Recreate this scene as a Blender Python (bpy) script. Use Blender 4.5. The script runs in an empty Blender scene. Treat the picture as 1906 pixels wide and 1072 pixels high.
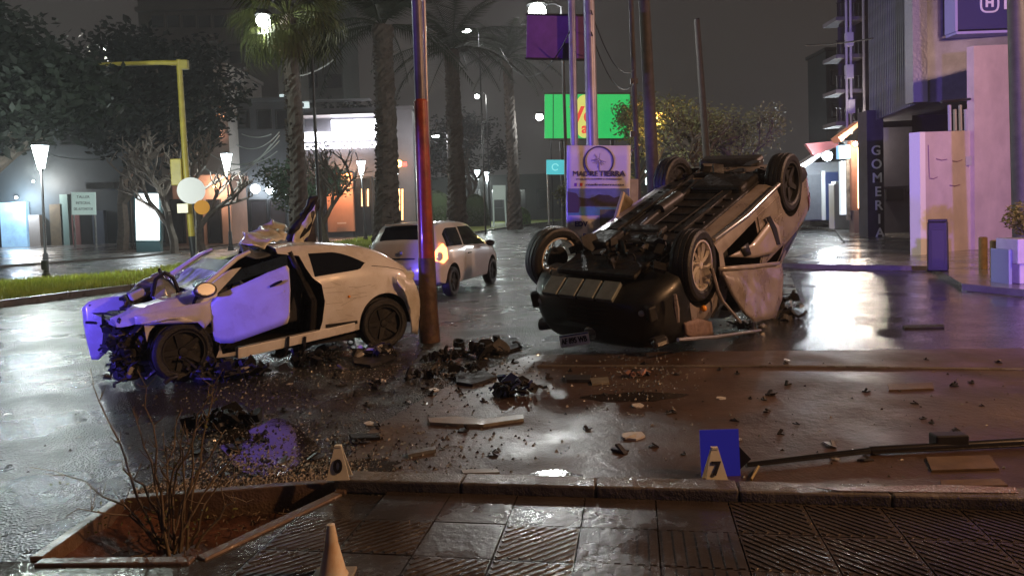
import bpy, bmesh, math, random
import numpy as np
from mathutils import Vector, Matrix, noise
R = math.radians
sc = bpy.context.scene
COL = sc.collection
rnd = random.Random(7)

# ------------------------------------------------------------------ camera
EYE, FPX, TILT, ROLL = 1.7, 1376.0, R(2.5), R(-1.9)
SHIFT = -(143 - FPX * math.tan(TILT)) / 1906
cd = bpy.data.cameras.new('camera'); cam = bpy.data.objects.new('camera', cd); COL.objects.link(cam)
cd.sensor_width = 36; cd.lens = FPX / 1906 * 36; cd.shift_y = SHIFT; cd.clip_end = 900; cd.clip_start = .05
MC = Matrix.Rotation(math.pi / 2 - TILT, 3, 'X') @ Matrix.Rotation(ROLL, 3, 'Z')
CO = Vector((0, 0, EYE))
cam.matrix_world = Matrix.Translation(CO) @ MC.to_4x4()
sc.camera = cam
# ------------------------------------------------------------------ night sky (low cloud lit by the town), exposure
w = bpy.data.worlds.new('World'); sc.world = w; w.use_nodes = True
nt = w.node_tree; nt.nodes.clear()
o_ = nt.nodes.new('ShaderNodeOutputWorld'); bg = nt.nodes.new('ShaderNodeBackground')
tc = nt.nodes.new('ShaderNodeTexCoord'); sx = nt.nodes.new('ShaderNodeSeparateXYZ'); cr = nt.nodes.new('ShaderNodeValToRGB')
nz = nt.nodes.new('ShaderNodeTexNoise'); nz.inputs['Scale'].default_value = 2.2; nz.inputs['Detail'].default_value = 4
mx = nt.nodes.new('ShaderNodeMix'); mx.data_type = 'RGBA'; mx.blend_type = 'MULTIPLY'; mx.inputs[0].default_value = .35
cr.color_ramp.elements[0].position = .0; cr.color_ramp.elements[0].color = (.050, .045, .041, 1)
cr.color_ramp.elements[1].position = .55; cr.color_ramp.elements[1].color = (.026, .019, .0175, 1)
nt.links.new(tc.outputs['Generated'], sx.inputs[0]); nt.links.new(sx.outputs['Z'], cr.inputs[0])
nt.links.new(tc.outputs['Generated'], nz.inputs['Vector']); nt.links.new(cr.outputs[0], mx.inputs[6]); nt.links.new(nz.outputs['Fac'], mx.inputs[7])
nt.links.new(mx.outputs[2], bg.inputs[0]); bg.inputs[1].default_value = 1.0
nt.links.new(bg.outputs[0], o_.inputs[0])
sc.view_settings.view_transform = 'Standard'; sc.view_settings.look = 'None'
sc.view_settings.exposure = 0; sc.view_settings.gamma = 1
try: sc.view_settings.use_curve_mapping = False
except Exception: pass
sc.render.engine = 'CYCLES'
sc.cycles.use_denoising = True
sc.cycles.max_bounces = 6; sc.cycles.sample_clamp_indirect = 4; sc.cycles.sample_clamp_direct = 0
sc.cycles.caustics_reflective = False; sc.cycles.caustics_refractive = False

# ------------------------------------------------------------------ where a pixel of the photograph meets the place
def ray(px, py): return MC @ Vector(((px - 953) / FPX, (536 - py) / FPX + SHIFT * 1906 / FPX, -1))
def G(px, py, z=0.0):
    r = ray(px, py); return CO + r * ((z - EYE) / r.z)
def D(px, py, d):
    r = ray(px, py); return CO + r * (d / r.y)
def PL(px, py, p, n):
    r = ray(px, py); return CO + r * ((p - CO).dot(n) / r.dot(n))

# ------------------------------------------------------------------ materials
MATS = {}
def mat(name, col, rough=.5, metal=0, coat=0, var=0, vscale=3, bump=0, bscale=30, emit=None, es=0, alpha=1, trans=0, spec=.5, col2=None, rvar=0, detail=4):
    if name in MATS: return MATS[name]
    m = bpy.data.materials.new(name); m.use_nodes = True; t = m.node_tree; b = t.nodes['Principled BSDF']
    if 'leaf' in name or 'frond' in name: spec = .12
    b.inputs['Base Color'].default_value = (*col, 1); b.inputs['Roughness'].default_value = rough; b.inputs['Metallic'].default_value = metal
    b.inputs['Coat Weight'].default_value = coat; b.inputs['Coat Roughness'].default_value = .06
    b.inputs['Specular IOR Level'].default_value = spec
    if alpha < 1: b.inputs['Alpha'].default_value = alpha
    if trans: b.inputs['Transmission Weight'].default_value = trans
    if emit: b.inputs['Emission Color'].default_value = (*emit, 1); b.inputs['Emission Strength'].default_value = es
    if var or bump or col2 or rvar:
        c = t.nodes.new('ShaderNodeTexCoord')
    if var or col2 or rvar:
        n = t.nodes.new('ShaderNodeTexNoise'); n.inputs['Scale'].default_value = vscale; n.inputs['Detail'].default_value = detail + 2; n.inputs['Roughness'].default_value = .65
        t.links.new(c.outputs['Object'], n.inputs['Vector'])
        ra = t.nodes.new('ShaderNodeValToRGB'); ra.color_ramp.elements[0].position = .35; ra.color_ramp.elements[1].position = .68
        c2 = col2 or tuple(x * (1 - var) for x in col)
        ra.color_ramp.elements[0].color = (*c2, 1); ra.color_ramp.elements[1].color = (*col, 1)
        t.links.new(n.outputs['Fac'], ra.inputs[0])
        if var or col2: t.links.new(ra.outputs[0], b.inputs['Base Color'])
        if rvar:
            mr = t.nodes.new('ShaderNodeMapRange'); mr.inputs[1].default_value = .35; mr.inputs[2].default_value = .65
            mr.inputs[3].default_value = max(.02, rough - rvar); mr.inputs[4].default_value = min(1, rough + rvar)
            t.links.new(n.outputs['Fac'], mr.inputs[0]); t.links.new(mr.outputs[0], b.inputs['Roughness'])
    if bump:
        n2 = t.nodes.new('ShaderNodeTexNoise'); n2.inputs['Scale'].default_value = bscale; n2.inputs['Detail'].default_value = 5
        bp = t.nodes.new('ShaderNodeBump'); bp.inputs['Strength'].default_value = bump; bp.inputs['Distance'].default_value = .02
        t.links.new(c.outputs['Object'], n2.inputs['Vector']); t.links.new(n2.outputs['Fac'], bp.inputs['Height']); t.links.new(bp.outputs[0], b.inputs['Normal'])
    MATS[name] = m; return m

def wet_ground(name, ca, cb, r0, r1, pscale, bump, agg, aggb, coat=.15):
    """wet asphalt / concrete: puddles, aggregate, slow undulation"""
    m = bpy.data.materials.new(name); m.use_nodes = True; t = m.node_tree; b = t.nodes['Principled BSDF']; L = t.links.new
    g = t.nodes.new('ShaderNodeNewGeometry'); P = g.outputs['Position']
    n1 = t.nodes.new('ShaderNodeTexNoise'); n1.inputs['Scale'].default_value = pscale; n1.inputs['Detail'].default_value = 6; n1.inputs['Roughness'].default_value = .6; L(P, n1.inputs['Vector'])
    mr = t.nodes.new('ShaderNodeMapRange'); mr.inputs[1].default_value = .40; mr.inputs[2].default_value = .62; mr.inputs[3].default_value = r0; mr.inputs[4].default_value = r1; L(n1.outputs['Fac'], mr.inputs[0]); L(mr.outputs[0], b.inputs['Roughness'])
    n2 = t.nodes.new('ShaderNodeTexNoise'); n2.inputs['Scale'].default_value = 1.7; n2.inputs['Detail'].default_value = 8; n2.inputs['Roughness'].default_value = .7; L(P, n2.inputs['Vector'])
    ra = t.nodes.new('ShaderNodeValToRGB'); ra.color_ramp.elements[0].position = .36; ra.color_ramp.elements[1].position = .66
    ra.color_ramp.elements[0].color = (*ca, 1); ra.color_ramp.elements[1].color = (*cb, 1); L(n2.outputs['Fac'], ra.inputs[0]); L(ra.outputs[0], b.inputs['Base Color'])
    v = t.nodes.new('ShaderNodeTexVoronoi'); v.inputs['Scale'].default_value = agg; L(P, v.inputs['Vector'])
    n3 = t.nodes.new('ShaderNodeTexNoise'); n3.inputs['Scale'].default_value = agg * .23; n3.inputs['Detail'].default_value = 5; L(P, n3.inputs['Vector'])
    a1 = t.nodes.new('ShaderNodeMath'); a1.operation = 'MULTIPLY_ADD'; L(v.outputs['Distance'], a1.inputs[0]); a1.inputs[1].default_value = aggb; L(n3.outputs['Fac'], a1.inputs[2])
    # puddles are smooth: the relief fades where the puddle mask is low
    a2 = t.nodes.new('ShaderNodeMath'); a2.operation = 'MULTIPLY'; 
    pm = t.nodes.new('ShaderNodeMapRange'); pm.inputs[1].default_value = .40; pm.inputs[2].default_value = .56; pm.inputs[3].default_value = .4; pm.inputs[4].default_value = 1; L(n1.outputs['Fac'], pm.inputs[0])
    L(a1.outputs[0], a2.inputs[0]); L(pm.outputs[0], a2.inputs[1])
    bp = t.nodes.new('ShaderNodeBump'); bp.inputs['Strength'].default_value = bump; bp.inputs['Distance'].default_value = .018; L(a2.outputs[0], bp.inputs['Height'])
    L(bp.outputs[0], b.inputs['Normal']); b.inputs['Specular IOR Level'].default_value = .6
    b.inputs['Coat Weight'].default_value = coat; b.inputs['Coat Roughness'].default_value = .12
    L(bp.outputs[0], b.inputs['Coat Normal'])
    MATS[name] = m; return m

# ------------------------------------------------------------------ mesh helpers
class MB:
    def __init__(s): s.v = []; s.f = []; s.m = []
    def add(s, vs, fs, mi=0):
        n = len(s.v); s.v += [tuple(x) for x in vs]; s.f += [tuple(i + n for i in f) for f in fs]; s.m += [mi] * len(fs); return s
    def box(s, c, size, rot=None, mi=0, taper=1.0):
        x, y, z = (q / 2 for q in size); vs = []
        for sz in (-1, 1):
            k = taper if sz > 0 else 1
            for a, b_ in ((-1, -1), (1, -1), (1, 1), (-1, 1)): vs.append(Vector((a * x * k, b_ * y * k, sz * z)))
        if rot is not None: vs = [rot @ q for q in vs]
        c = Vector(c); vs = [q + c for q in vs]
        return s.add(vs, [(3, 2, 1, 0), (4, 5, 6, 7), (0, 1, 5, 4), (1, 2, 6, 5), (2, 3, 7, 6), (3, 0, 4, 7)], mi)
    def tube(s, pts, r, n=8, mi=0, cap=True):
        pts = [Vector(p) for p in pts]; k = len(pts)
        rr = r if isinstance(r, (list, tuple)) else [r] * k
        vs = []; up = Vector((0, 0, 1)); prev = None
        for i, p in enumerate(pts):
            d = (pts[min(i + 1, k - 1)] - pts[max(i - 1, 0)]).normalized()
            a = prev if prev is not None else (up if abs(d.z) < .9 else Vector((1, 0, 0)))
            u = (a - d * a.dot(d)).normalized(); prev = u; q = d.cross(u)
            for j in range(n):
                t = 2 * math.pi * j / n; vs.append(p + (u * math.cos(t) + q * math.sin(t)) * rr[i])
        fs = []
        for i in range(k - 1):
            for j in range(n): fs.append((i * n + j, i * n + (j + 1) % n, (i + 1) * n + (j + 1) % n, (i + 1) * n + j))
        if cap: fs.append(tuple(range(n - 1, -1, -1))); fs.append(tuple((k - 1) * n + j for j in range(n)))
        return s.add(vs, fs, mi)
    def lathe(s, prof, n=24, mtx=None, mi=0, close=False):
        """prof: (radius, height) about local z"""
        vs = []; k = len(prof)
        for r_, z in prof:
            for j in range(n):
                t = 2 * math.pi * j / n; vs.append(Vector((r_ * math.cos(t), r_ * math.sin(t), z)))
        fs = []
        for i in range(k if close else k - 1):
            a, b_ = i * n, ((i + 1) % k) * n
            for j in range(n): fs.append((a + j, a + (j + 1) % n, b_ + (j + 1) % n, b_ + j))
        if mtx is not None: vs = [mtx @ q for q in vs]
        return s.add(vs, fs, mi)
    def prism(s, poly, vec, mi=0):
        """closed polygon of 3-D points extruded by vec"""
        n = len(poly); vec = Vector(vec); a = [Vector(p) for p in poly]; b_ = [p + vec for p in a]
        fs = [tuple(range(n)), tuple(range(2 * n - 1, n - 1, -1))] + [(i, i + n, (i + 1) % n + n, (i + 1) % n) for i in range(n)]
        return s.add(a + b_, fs, mi)
    def ball(s, c, r, n=10, mi=0, sq=1):
        k = max(4, n // 2)
        prof = [(max(1e-4, r * math.sin(math.pi * i / k)), -r * sq * math.cos(math.pi * i / k)) for i in range(k + 1)]
        return s.lathe(prof, n, Matrix.Translation(Vector(c)), mi)
    def mesh(s, name, mats, smooth=None):
        me = bpy.data.meshes.new(name); me.from_pydata(s.v, [], s.f)
        for m in (mats if isinstance(mats, (list, tuple)) else [mats]): me.materials.append(m)
        if any(s.m): me.polygons.foreach_set('material_index', s.m)
        me.validate()
        bm = bmesh.new(); bm.from_mesh(me); bmesh.ops.recalc_face_normals(bm, faces=bm.faces); bm.to_mesh(me); bm.free()
        if smooth is not None:
            me.shade_smooth(); me.set_sharp_from_angle(angle=R(smooth))
        me.update(); return me
    def build(s, name, mats, parent=None, smooth=None, bevel=0):
        ob = bpy.data.objects.new(name, s.mesh(name, mats, smooth)); COL.objects.link(ob)
        if parent is not None: ob.parent = parent
        if bevel:
            md = ob.modifiers.new('bevel', 'BEVEL'); md.width = bevel; md.segments = 2; md.limit_method = 'ANGLE'
        return ob
def link(name, me, parent=None, mw=None):
    ob = bpy.data.objects.new(name, me); COL.objects.link(ob)
    if parent is not None: ob.parent = parent
    if mw is not None: ob.matrix_local = mw
    return ob
def tag(o, label=None, cat=None, group=None, kind=None):
    if label: o['label'] = label
    if cat: o['category'] = cat
    if group: o['group'] = group
    if kind: o['kind'] = kind
    return o
def empty(name, loc=(0, 0, 0), rz=0):
    o = bpy.data.objects.new(name, None); COL.objects.link(o); o.location = loc; o.rotation_euler = (0, 0, rz); o.empty_display_size = .1; return o
def copy_tree(o, parent=None):
    c = o.copy(); COL.objects.link(c)
    if parent is not None: c.parent = parent
    for ch in list(o.children): copy_tree(ch, c)
    return c
def lamp(parent, loc, power, col, radius=.1, name='light', typ='POINT', target=None, spot=60, blend=.3):
    l = bpy.data.lights.new(name, typ); l.energy = power; l.color = col; l.shadow_soft_size = radius
    o = bpy.data.objects.new(name, l); COL.objects.link(o); o.location = loc
    if typ == 'SPOT':
        l.spot_size = R(spot); l.spot_blend = blend
        o.rotation_euler = (Vector(target) - Vector(loc)).to_track_quat('-Z', 'Y').to_euler()
    if parent is not None: o.parent = parent
    return o
_fonts = {}
def text_mesh(txt, size, depth=.01, bold=0.0):
    cu = bpy.data.curves.new('lettering', 'FONT'); cu.body = txt; cu.size = size; cu.extrude = depth / 2; cu.align_x = 'CENTER'; cu.align_y = 'CENTER'; cu.offset = bold; cu.resolution_u = 3
    ob = bpy.data.objects.new('lettering', cu); COL.objects.link(ob)
    me = bpy.data.meshes.new_from_object(ob.evaluated_get(bpy.context.evaluated_depsgraph_get()))
    bpy.data.objects.remove(ob); return me
def frame_of(o, xdir, ydir):
    x = Vector(xdir).normalized(); y = Vector(ydir); y = (y - x * y.dot(x)).normalized(); z = x.cross(y)
    m = Matrix((x, y, z)).transposed().to_4x4(); m.translation = Vector(o); return m
def put_text(txt, size, m, mtx, parent, name='lettering', bold=0, width=None):
    me = text_mesh(txt, size, .012, bold); me.materials.clear(); me.materials.append(m)
    if width:
        xs = [v.co.x for v in me.vertices]
        if xs:
            k = width / max(1e-3, max(xs) - min(xs))
            for v in me.vertices: v.co.x *= k
    return link(name, me, parent, mtx)
def pchip(pts):
    xs = np.array([p[0] for p in pts], float); ys = np.array([p[1] for p in pts], float)
    o = np.argsort(xs); xs, ys = xs[o], ys[o]; h = np.diff(xs); d = np.diff(ys) / h; m = np.zeros(len(xs))
    m[0], m[-1] = d[0], d[-1]
    for i in range(1, len(xs) - 1):
        if d[i - 1] * d[i] > 0:
            a, b_ = 2 * h[i] + h[i - 1], h[i] + 2 * h[i - 1]; m[i] = (a + b_) / (a / d[i - 1] + b_ / d[i])
    def f(x):
        x = min(max(x, xs[0]), xs[-1]); i = int(min(max(np.searchsorted(xs, x) - 1, 0), len(h) - 1)); t = (x - xs[i]) / h[i]
        return float((2*t**3-3*t**2+1)*ys[i] + (t**3-2*t**2+t)*h[i]*m[i] + (-2*t**3+3*t**2)*ys[i+1] + (t**3-t**2)*h[i]*m[i+1])
    return f

# ------------------------------------------------------------------ car bodies lofted from a side profile
class Body:
    def __init__(s, top, bot, belt, wid, inset=.2):
        s.top, s.bot, s.belt, s.wid = pchip(top), pchip(bot), pchip(belt), pchip(wid); s.inset = inset
        s.x0, s.x1 = top[0][0], top[-1][0]
        if s.x0 > s.x1: s.x0, s.x1 = s.x1, s.x0
    def ring(s, x):
        zt, zb, w_ = s.top(x), s.bot(x), s.wid(x); be = min(s.belt(x), zt - .045); t = min(1, max(0, (zt - be) / .4))
        p = [(0, zb), (w_ * .8, zb), (w_ * .955, zb + .05), (w_ * .985, zb + .14), (w_, zb + (be - zb) * .55), (w_ * .99, be - .10 if be - .10 > zb + (be - zb) * .6 else zb + (be - zb) * .75), (w_ * .955, be)]
        ye = w_ * .955 - s.inset * t; ze = zt - .055 * t - .02
        for q in (.33, .66, 1): p.append((w_ * .955 + (ye - w_ * .955) * q ** 1.15, be + (ze - be) * q))
        p += [(ye - .05, zt - .022), (ye * .62, zt + .004), (0, zt + .015)]
        return p
    def side_y(s, x, z):
        p = s.ring(x)[1:11]
        for (y0, z0), (y1, z1) in zip(p, p[1:]):
            if z0 - 1e-6 <= z <= z1 + 1e-6: return y0 + (y1 - y0) * (z - z0) / max(1e-5, z1 - z0)
        return p[-1][0] if z > p[-1][1] else p[0][0]
    def solid(s, n=64):
        mb = MB(); vs = []; k = 24
        for i in range(n + 1):
            x = s.x0 + (s.x1 - s.x0) * (.5 - .5 * math.cos(math.pi * i / n) * (1)) if False else s.x0 + (s.x1 - s.x0) * i / n
            p = s.ring(x); r_ = [(x, y, z) for y, z in p] + [(x, -y, z) for y, z in p[-2:0:-1]]; vs += r_
        k = len(r_); fs = []
        for i in range(n):
            for j in range(k): fs.append((i * k + j, i * k + (j + 1) % k, (i + 1) * k + (j + 1) % k, (i + 1) * k + j))
        fs.append(tuple(range(k))); fs.append(tuple(n * k + j for j in range(k - 1, -1, -1)))
        mb.add(vs, fs); return mb
    def strip(s, lo, hi, x0, x1, side=1, off=.004, th=.012, nx=18, nz_=5, edge=0):
        """panel lying on the flank between lo(x) and hi(x)"""
        mb = MB(); g = []
        for o in (off, off - th):
            for i in range(nx + 1):
                x = x0 + (x1 - x0) * i / nx; a, b_ = lo(x), hi(x)
                for j in range(nz_ + 1):
                    z = a + (b_ - a) * j / nz_; g.append((x, side * (s.side_y(x, z) + o), z))
        N = (nx + 1) * (nz_ + 1); q = nz_ + 1; fs = []
        for i in range(nx):
            for j in range(nz_):
                a = i * q + j; fs.append((a, a + 1, a + q + 1, a + q)); fs.append((N + a, N + a + q, N + a + q + 1, N + a + 1))
        for i in range(nx):
            for j in (0, nz_): a = i * q + j; fs.append((a, a + q, N + a + q, N + a))
        for j in range(nz_):
            for i in (0, nx): a = i * q + j; fs.append((a, a + 1, N + a + 1, N + a))
        mb.add(g, fs); return mb
    def lid(s, x0, x1, k=.8, off=.006, th=.01, nx=10, ny=8):
        """panel lying on the top surface (windscreen, bonnet, rear window)"""
        mb = MB(); g = []
        kk = k if callable(k) else (lambda x: k)
        for o in (off, off - th):
            for i in range(nx + 1):
                x = x0 + (x1 - x0) * i / nx; p = s.ring(x); ye = p[10][0]; zt = s.top(x)
                dx = .01; sl = (s.top(min(x + dx, s.x1)) - s.top(max(x - dx, s.x0))) / (2 * dx); nl = math.hypot(1, sl)
                for j in range(ny + 1):
                    u = -1 + 2 * j / ny; y = u * ye * kk(x); a = abs(y) / ye
                    z = zt + .015 - .011 * min(1, a / .62) - (.026 * max(0, (a - .62) / .38))
                    g.append((x - sl / nl * o, y, z + o / nl))
        N = (nx + 1) * (ny + 1); q = ny + 1; fs = []
        for i in range(nx):
            for j in range(ny):
                a = i * q + j; fs.append((a, a + 1, a + q + 1, a + q)); fs.append((N + a, N + a + q, N + a + q + 1, N + a + 1))
        for i in range(nx):
            for j in (0, ny): a = i * q + j; fs.append((a, a + q, N + a + q, N + a))
        for j in range(ny):
            for i in (0, nx): a = i * q + j; fs.append((a, a + 1, N + a + 1, N + a))
        mb.add(g, fs); return mb
def cut(mb, cutters, mats, name, parent, smooth=32):
    """body minus cutters; faces left by a cutter take material 1"""
    me = mb.mesh(name, mats); ob = bpy.data.objects.new(name, me); COL.objects.link(ob); tmp = []
    for c in cutters:
        c.m = [1] * len(c.f); cme = c.mesh('cutter', mats); co = bpy.data.objects.new('cutter', cme); COL.objects.link(co); tmp.append(co)
        md = ob.modifiers.new('cut', 'BOOLEAN'); md.operation = 'DIFFERENCE'; md.object = co; md.solver = 'EXACT'
    nm = bpy.data.meshes.new_from_object(ob.evaluated_get(bpy.context.evaluated_depsgraph_get()))
    ob.modifiers.clear(); ob.data = nm
    for co in tmp: bpy.data.objects.remove(co)
    nm.shade_smooth(); nm.set_sharp_from_angle(angle=R(smooth))
    ob.parent = parent; return ob
def cyl_y(x, z, r, y0, y1, n=40):
    mb = MB(); vs = []
    for y in (y0, y1):
        for j in range(n): t = 2 * math.pi * j / n; vs.append((x + r * math.cos(t), y, z + r * math.sin(t)))
    mb.add(vs, [(j, (j + 1) % n, (j + 1) % n + n, j + n) for j in range(n)] + [tuple(range(n)), tuple(range(2 * n - 1, n - 1, -1))]); return mb
def split_off(ob, pred, name, mats, parent):
    """take the faces of ob that satisfy pred(centre, normal) into a part of their own"""
    bm = bmesh.new(); bm.from_mesh(ob.data); sel = [f for f in bm.faces if pred(f.calc_center_median(), f.normal)]
    if not sel: bm.free(); return None
    idx = {}; vs = []; fs = []
    for f in sel:
        q = []
        for v in f.verts:
            if v.index not in idx: idx[v.index] = len(vs); vs.append(tuple(v.co))
            q.append(idx[v.index])
        fs.append(tuple(q))
    bmesh.ops.delete(bm, geom=sel, context='FACES'); bm.to_mesh(ob.data); bm.free()
    me = bpy.data.meshes.new(name); me.from_pydata(vs, [], fs)
    for m in (mats if isinstance(mats, (list, tuple)) else [mats]): me.materials.append(m)
    me.shade_smooth(); me.set_sharp_from_angle(angle=R(55)); return link(name, me, parent)
def crumple(ob, f, amp, scale, seed=0):
    for v in ob.data.vertices:
        k = f(v.co)
        if k > 0:
            n = noise.noise_vector(v.co * scale + Vector((seed, seed * 2, 0))); v.co += n * amp * k
    ob.data.update()

# ---- materials of the cars
tyre_m = mat('tyre_rubber', (.016, .016, .017), .45, bump=.4, bscale=60, var=.3)
black = mat('black_plastic', (.012, .012, .013), .4, var=.4, vscale=8)
under = mat('underbody_black', (.007, .006, .006), .62, bump=.7, bscale=18, var=.6, vscale=7, rvar=.2)
glass_d = mat('dark_car_glass', (.006, .008, .012), .05, spec=.8)
rim_m = mat('alloy_rim', (.80, .74, .66), .32, metal=.35, coat=.6)
steel = mat('bare_steel', (.35, .35, .34), .35, metal=.8, var=.5, vscale=9, bump=.2)
white_p = mat('white_car_paint', (.74, .75, .74), .3, coat=.7, col2=(.62, .59, .53), vscale=2.6, detail=9, bump=.10, bscale=4, rvar=.12)
white_u = mat('white_panel_inside', (.42, .42, .38), .5, var=.35, vscale=7, bump=.2, bscale=20)
silver_p = mat('silver_car_paint', (.38, .34, .32), .34, metal=.2, coat=.6, col2=(.24, .20, .18), vscale=3, detail=9, bump=.12, bscale=4, rvar=.12)
chrome = mat('bright_trim', (.8, .78, .74), .22, metal=.9)

_wh = {}
def wheel(root, c, r, wd, side, style, yaw=0, tilt=0):
    """wheel > tyre, rim; the axle runs along local y; side +1 shows its face towards +y"""
    key = (r, wd, style)
    if key not in _wh:
        tm = MB(); h = wd / 2
        tm.lathe([(r * .68, -h * .82), (r * .76, -h * .98), (r * .90, -h * 1.0), (r * .965, -h * .86), (r * .985, -h * .6), (r * .985, -h * .52), (r * .97, -h * .5), (r * .97, -h * .42), (r, -h * .40), (r, -h * .06), (r * .985, -h * .04), (r * .985, h * .04), (r, h * .06), (r, h * .40), (r * .97, h * .42), (r * .97, h * .5), (r * .985, h * .52), (r * .985, h * .6), (r * .965, h * .86), (r * .90, h), (r * .76, h * .98), (r * .68, h * .82)], 40, close=True)
        rm = MB(); rr = r * .70
        rm.lathe([(rr, -h * .8), (rr, h * .84), (rr * .99, h * .9), (rr * .93, h * .9), (rr * .92, h * .7), (rr * .90, -h * .8)], 40, close=True)
        if style == 'petal':
            for k in range(10):
                a = 2 * math.pi * k / 10; pts = []
                for q in range(7):
                    t = q / 6; rad = rr * (.16 + .78 * t); an = a + .28 * t * t; hw = .075 * (1 - .1 * t) * (1 + .9 * math.sin(t * math.pi)) * .75
                    pts.append((rad, an, hw * rr / .25 * .25))
                vs = []
                for rad, an, hw in pts:
                    for s_, zz in ((-1, h * .62), (1, h * .62), (0, h * .86)):
                        vs.append((rad * math.cos(an) - s_ * hw * rr * 2.1 * math.sin(an), rad * math.sin(an) + s_ * hw * rr * 2.1 * math.cos(an), zz - .12 * h * (1 - rad / rr)))
                fs = []
                for q in range(6):
                    b0 = q * 3; fs += [(b0, b0 + 3, b0 + 5, b0 + 2), (b0 + 1, b0 + 2, b0 + 5, b0 + 4), (b0, b0 + 1, b0 + 4, b0 + 3)]
                rm.add(vs, fs)
            rm.lathe([(.001, h * .8), (rr * .14, h * .8), (rr * .2, h * .6), (rr * .2, h * .2)], 20)
        else:
            for k in range(5):
                a = 2 * math.pi * k / 5; m_ = Matrix.Rotation(a, 4, 'Z')
                vs = [m_ @ Vector(q) for q in ((rr * .1, -rr * .16, h * .55), (rr * .95, -rr * .1, h * .7), (rr * .95, rr * .1, h * .7), (rr * .1, rr * .16, h * .55), (rr * .1, -rr * .16, h * .3), (rr * .95, -rr * .1, h * .45), (rr * .95, rr * .1, h * .45), (rr * .1, rr * .16, h * .3))]
                rm.add(vs, [(0, 1, 2, 3), (7, 6, 5, 4), (0, 4, 5, 1), (2, 6, 7, 3), (1, 5, 6, 2)])
            rm.lathe([(.001, h * .75), (rr * .2, h * .72), (rr * .26, h * .5), (rr * .26, h * .2)], 16)
        dm = MB()
        if style != 'petal': dm.lathe([(.001, -h * .5), (rr * .9, -h * .5), (rr * .9, h * .40), (.001, h * .44)], 24)
        else: dm.lathe([(.001, -h * .5), (rr * .55, -h * .5), (rr * .55, -h * .1), (rr * .3, -h * .1), (rr * .3, h * .2), (.001, h * .2)], 24)
        _wh[key] = (dm.mesh('wheel', under, 30), tm.mesh('tyre', tyre_m, 28), rm.mesh('rim', rim_m if style == 'petal' else mat('black_rim', (.006, .006, .006), .6), 35))
    d_, t_, r_ = _wh[key]
    mw = Matrix.Translation(Vector(c)) @ Matrix.Rotation(yaw, 4, 'Z') @ Matrix.Rotation(R(-90) * side + tilt, 4, 'X')
    wo = link('wheel', d_, root, mw); link('tyre', t_, wo); link('rim', r_, wo)
    wo['side'] = ''
    del wo['side']; return wo

# ================================================================== ground, road, pavements
road_m = wet_ground('wet_asphalt', (.014, .015, .014), (.040, .041, .038), .20, .48, .9, 1.0, 62, 1.3)
apron_m = wet_ground('wet_brown_concrete', (.038, .022, .014), (.080, .048, .032), .30, .58, .8, .45, 60, .25, 0)
conc_m = wet_ground('wet_pavement', (.028, .023, .020), (.060, .052, .045), .12, .4, 1.5, .35, 70, .2)
kerb_m = wet_ground('kerb_concrete', (.07, .06, .05), (.16, .145, .12), .2, .5, 3, .5, 90, .3)
far_m = wet_ground('far_pavement', (.06, .052, .045), (.12, .105, .095), .15, .45, .4, .5, 20, .3)
def sheet(name, pts, m, z=None, sub=0):
    b = MB(); b.add([(p[0], p[1], p[2] if z is None else z) for p in pts], [tuple(range(len(pts)))]); o = b.build(name, m); tag(o, kind='structure')
    if o.data.polygons[0].normal.z < 0: o.data.flip_normals()
    return o
def slab(name, pts, m, z0, z1, bevel=0):
    b = MB(); b.prism([(p[0], p[1], z0) for p in pts], (0, 0, z1 - z0)); o = b.build(name, m, bevel=bevel); tag(o, kind='structure'); return o
# the road: one sheet to the horizon with a hole where the tree pit is sunk near the camera
pit = [G(80, 1046, .0), G(232, 936, .0), G(632, 905, .0), G(622, 922, .0), G(365, 1043, .0)]
from mathutils.geometry import tessellate_polygon
_o = [Vector(p) for p in ((-200, -40, 0), (200, -40, 0), (200, 330, 0), (-200, 330, 0))]
_i = [Vector((p.x, p.y, 0)) for p in pit]
_t = tessellate_polygon([_o, _i])
b = MB(); b.add(_o + _i, [tuple(t) for t in _t]); me = b.mesh('road', road_m)
if me.polygons[0].normal.z < 0: me.flip_normals()
tag(link('road', me), kind='structure')
# muddy concrete apron between the kerb and the wrecks
ap = [G(590, 900), G(640, 860), G(690, 800), G(800, 735), G(900, 690), G(985, 662), G(1260, 655), G(1600, 652), G(1906, 648), G(2300, 640), G(2300, 960), G(1906, 932), G(1300, 912), G(900, 903)]
sheet('concrete_apron', ap, apron_m, .004)
pud_m = wet_ground('puddled_asphalt', (.020, .017, .016), (.045, .038, .035), .05, .20, .9, .35, 50, .5, .3)
sheet('puddle', [G(1330, 664), G(1400, 610), G(1490, 560), G(1470, 508), G(1520, 501), G(1740, 508), G(1800, 545), G(1906, 556), G(2250, 566), G(2300, 664)], pud_m, .0022)
dp_m = wet_ground('door_puddle', (.020, .016, .014), (.04, .032, .028), .03, .10, .9, .12, 40, .3, .3)
def blob(name, cx, cy, rx, ry, seed, z):
    q = random.Random(seed); ph = [q.uniform(0, 6.3) for _ in range(4)]
    P = [G(cx + rx * math.cos(a) * (1 + .16 * math.sin(2 * a + ph[0]) + .12 * math.sin(3 * a + ph[1]) + .06 * math.sin(7 * a + ph[2])), cy + ry * math.sin(a) * (1 + .14 * math.sin(2 * a + ph[3]) + .10 * math.sin(5 * a + ph[0]))) for a in np.linspace(0, 6.2832, 49)[:-1]]
    sheet(name, P, dp_m, z)
blob('puddle', 500, 838, 75, 50, 3, .0068); blob('puddle', 690, 868, 60, 12, 5, .0068); blob('puddle', 1030, 886, 46, 9, 8, .0068); blob('puddle', 1180, 740, 90, 9, 11, .0068)
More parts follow.
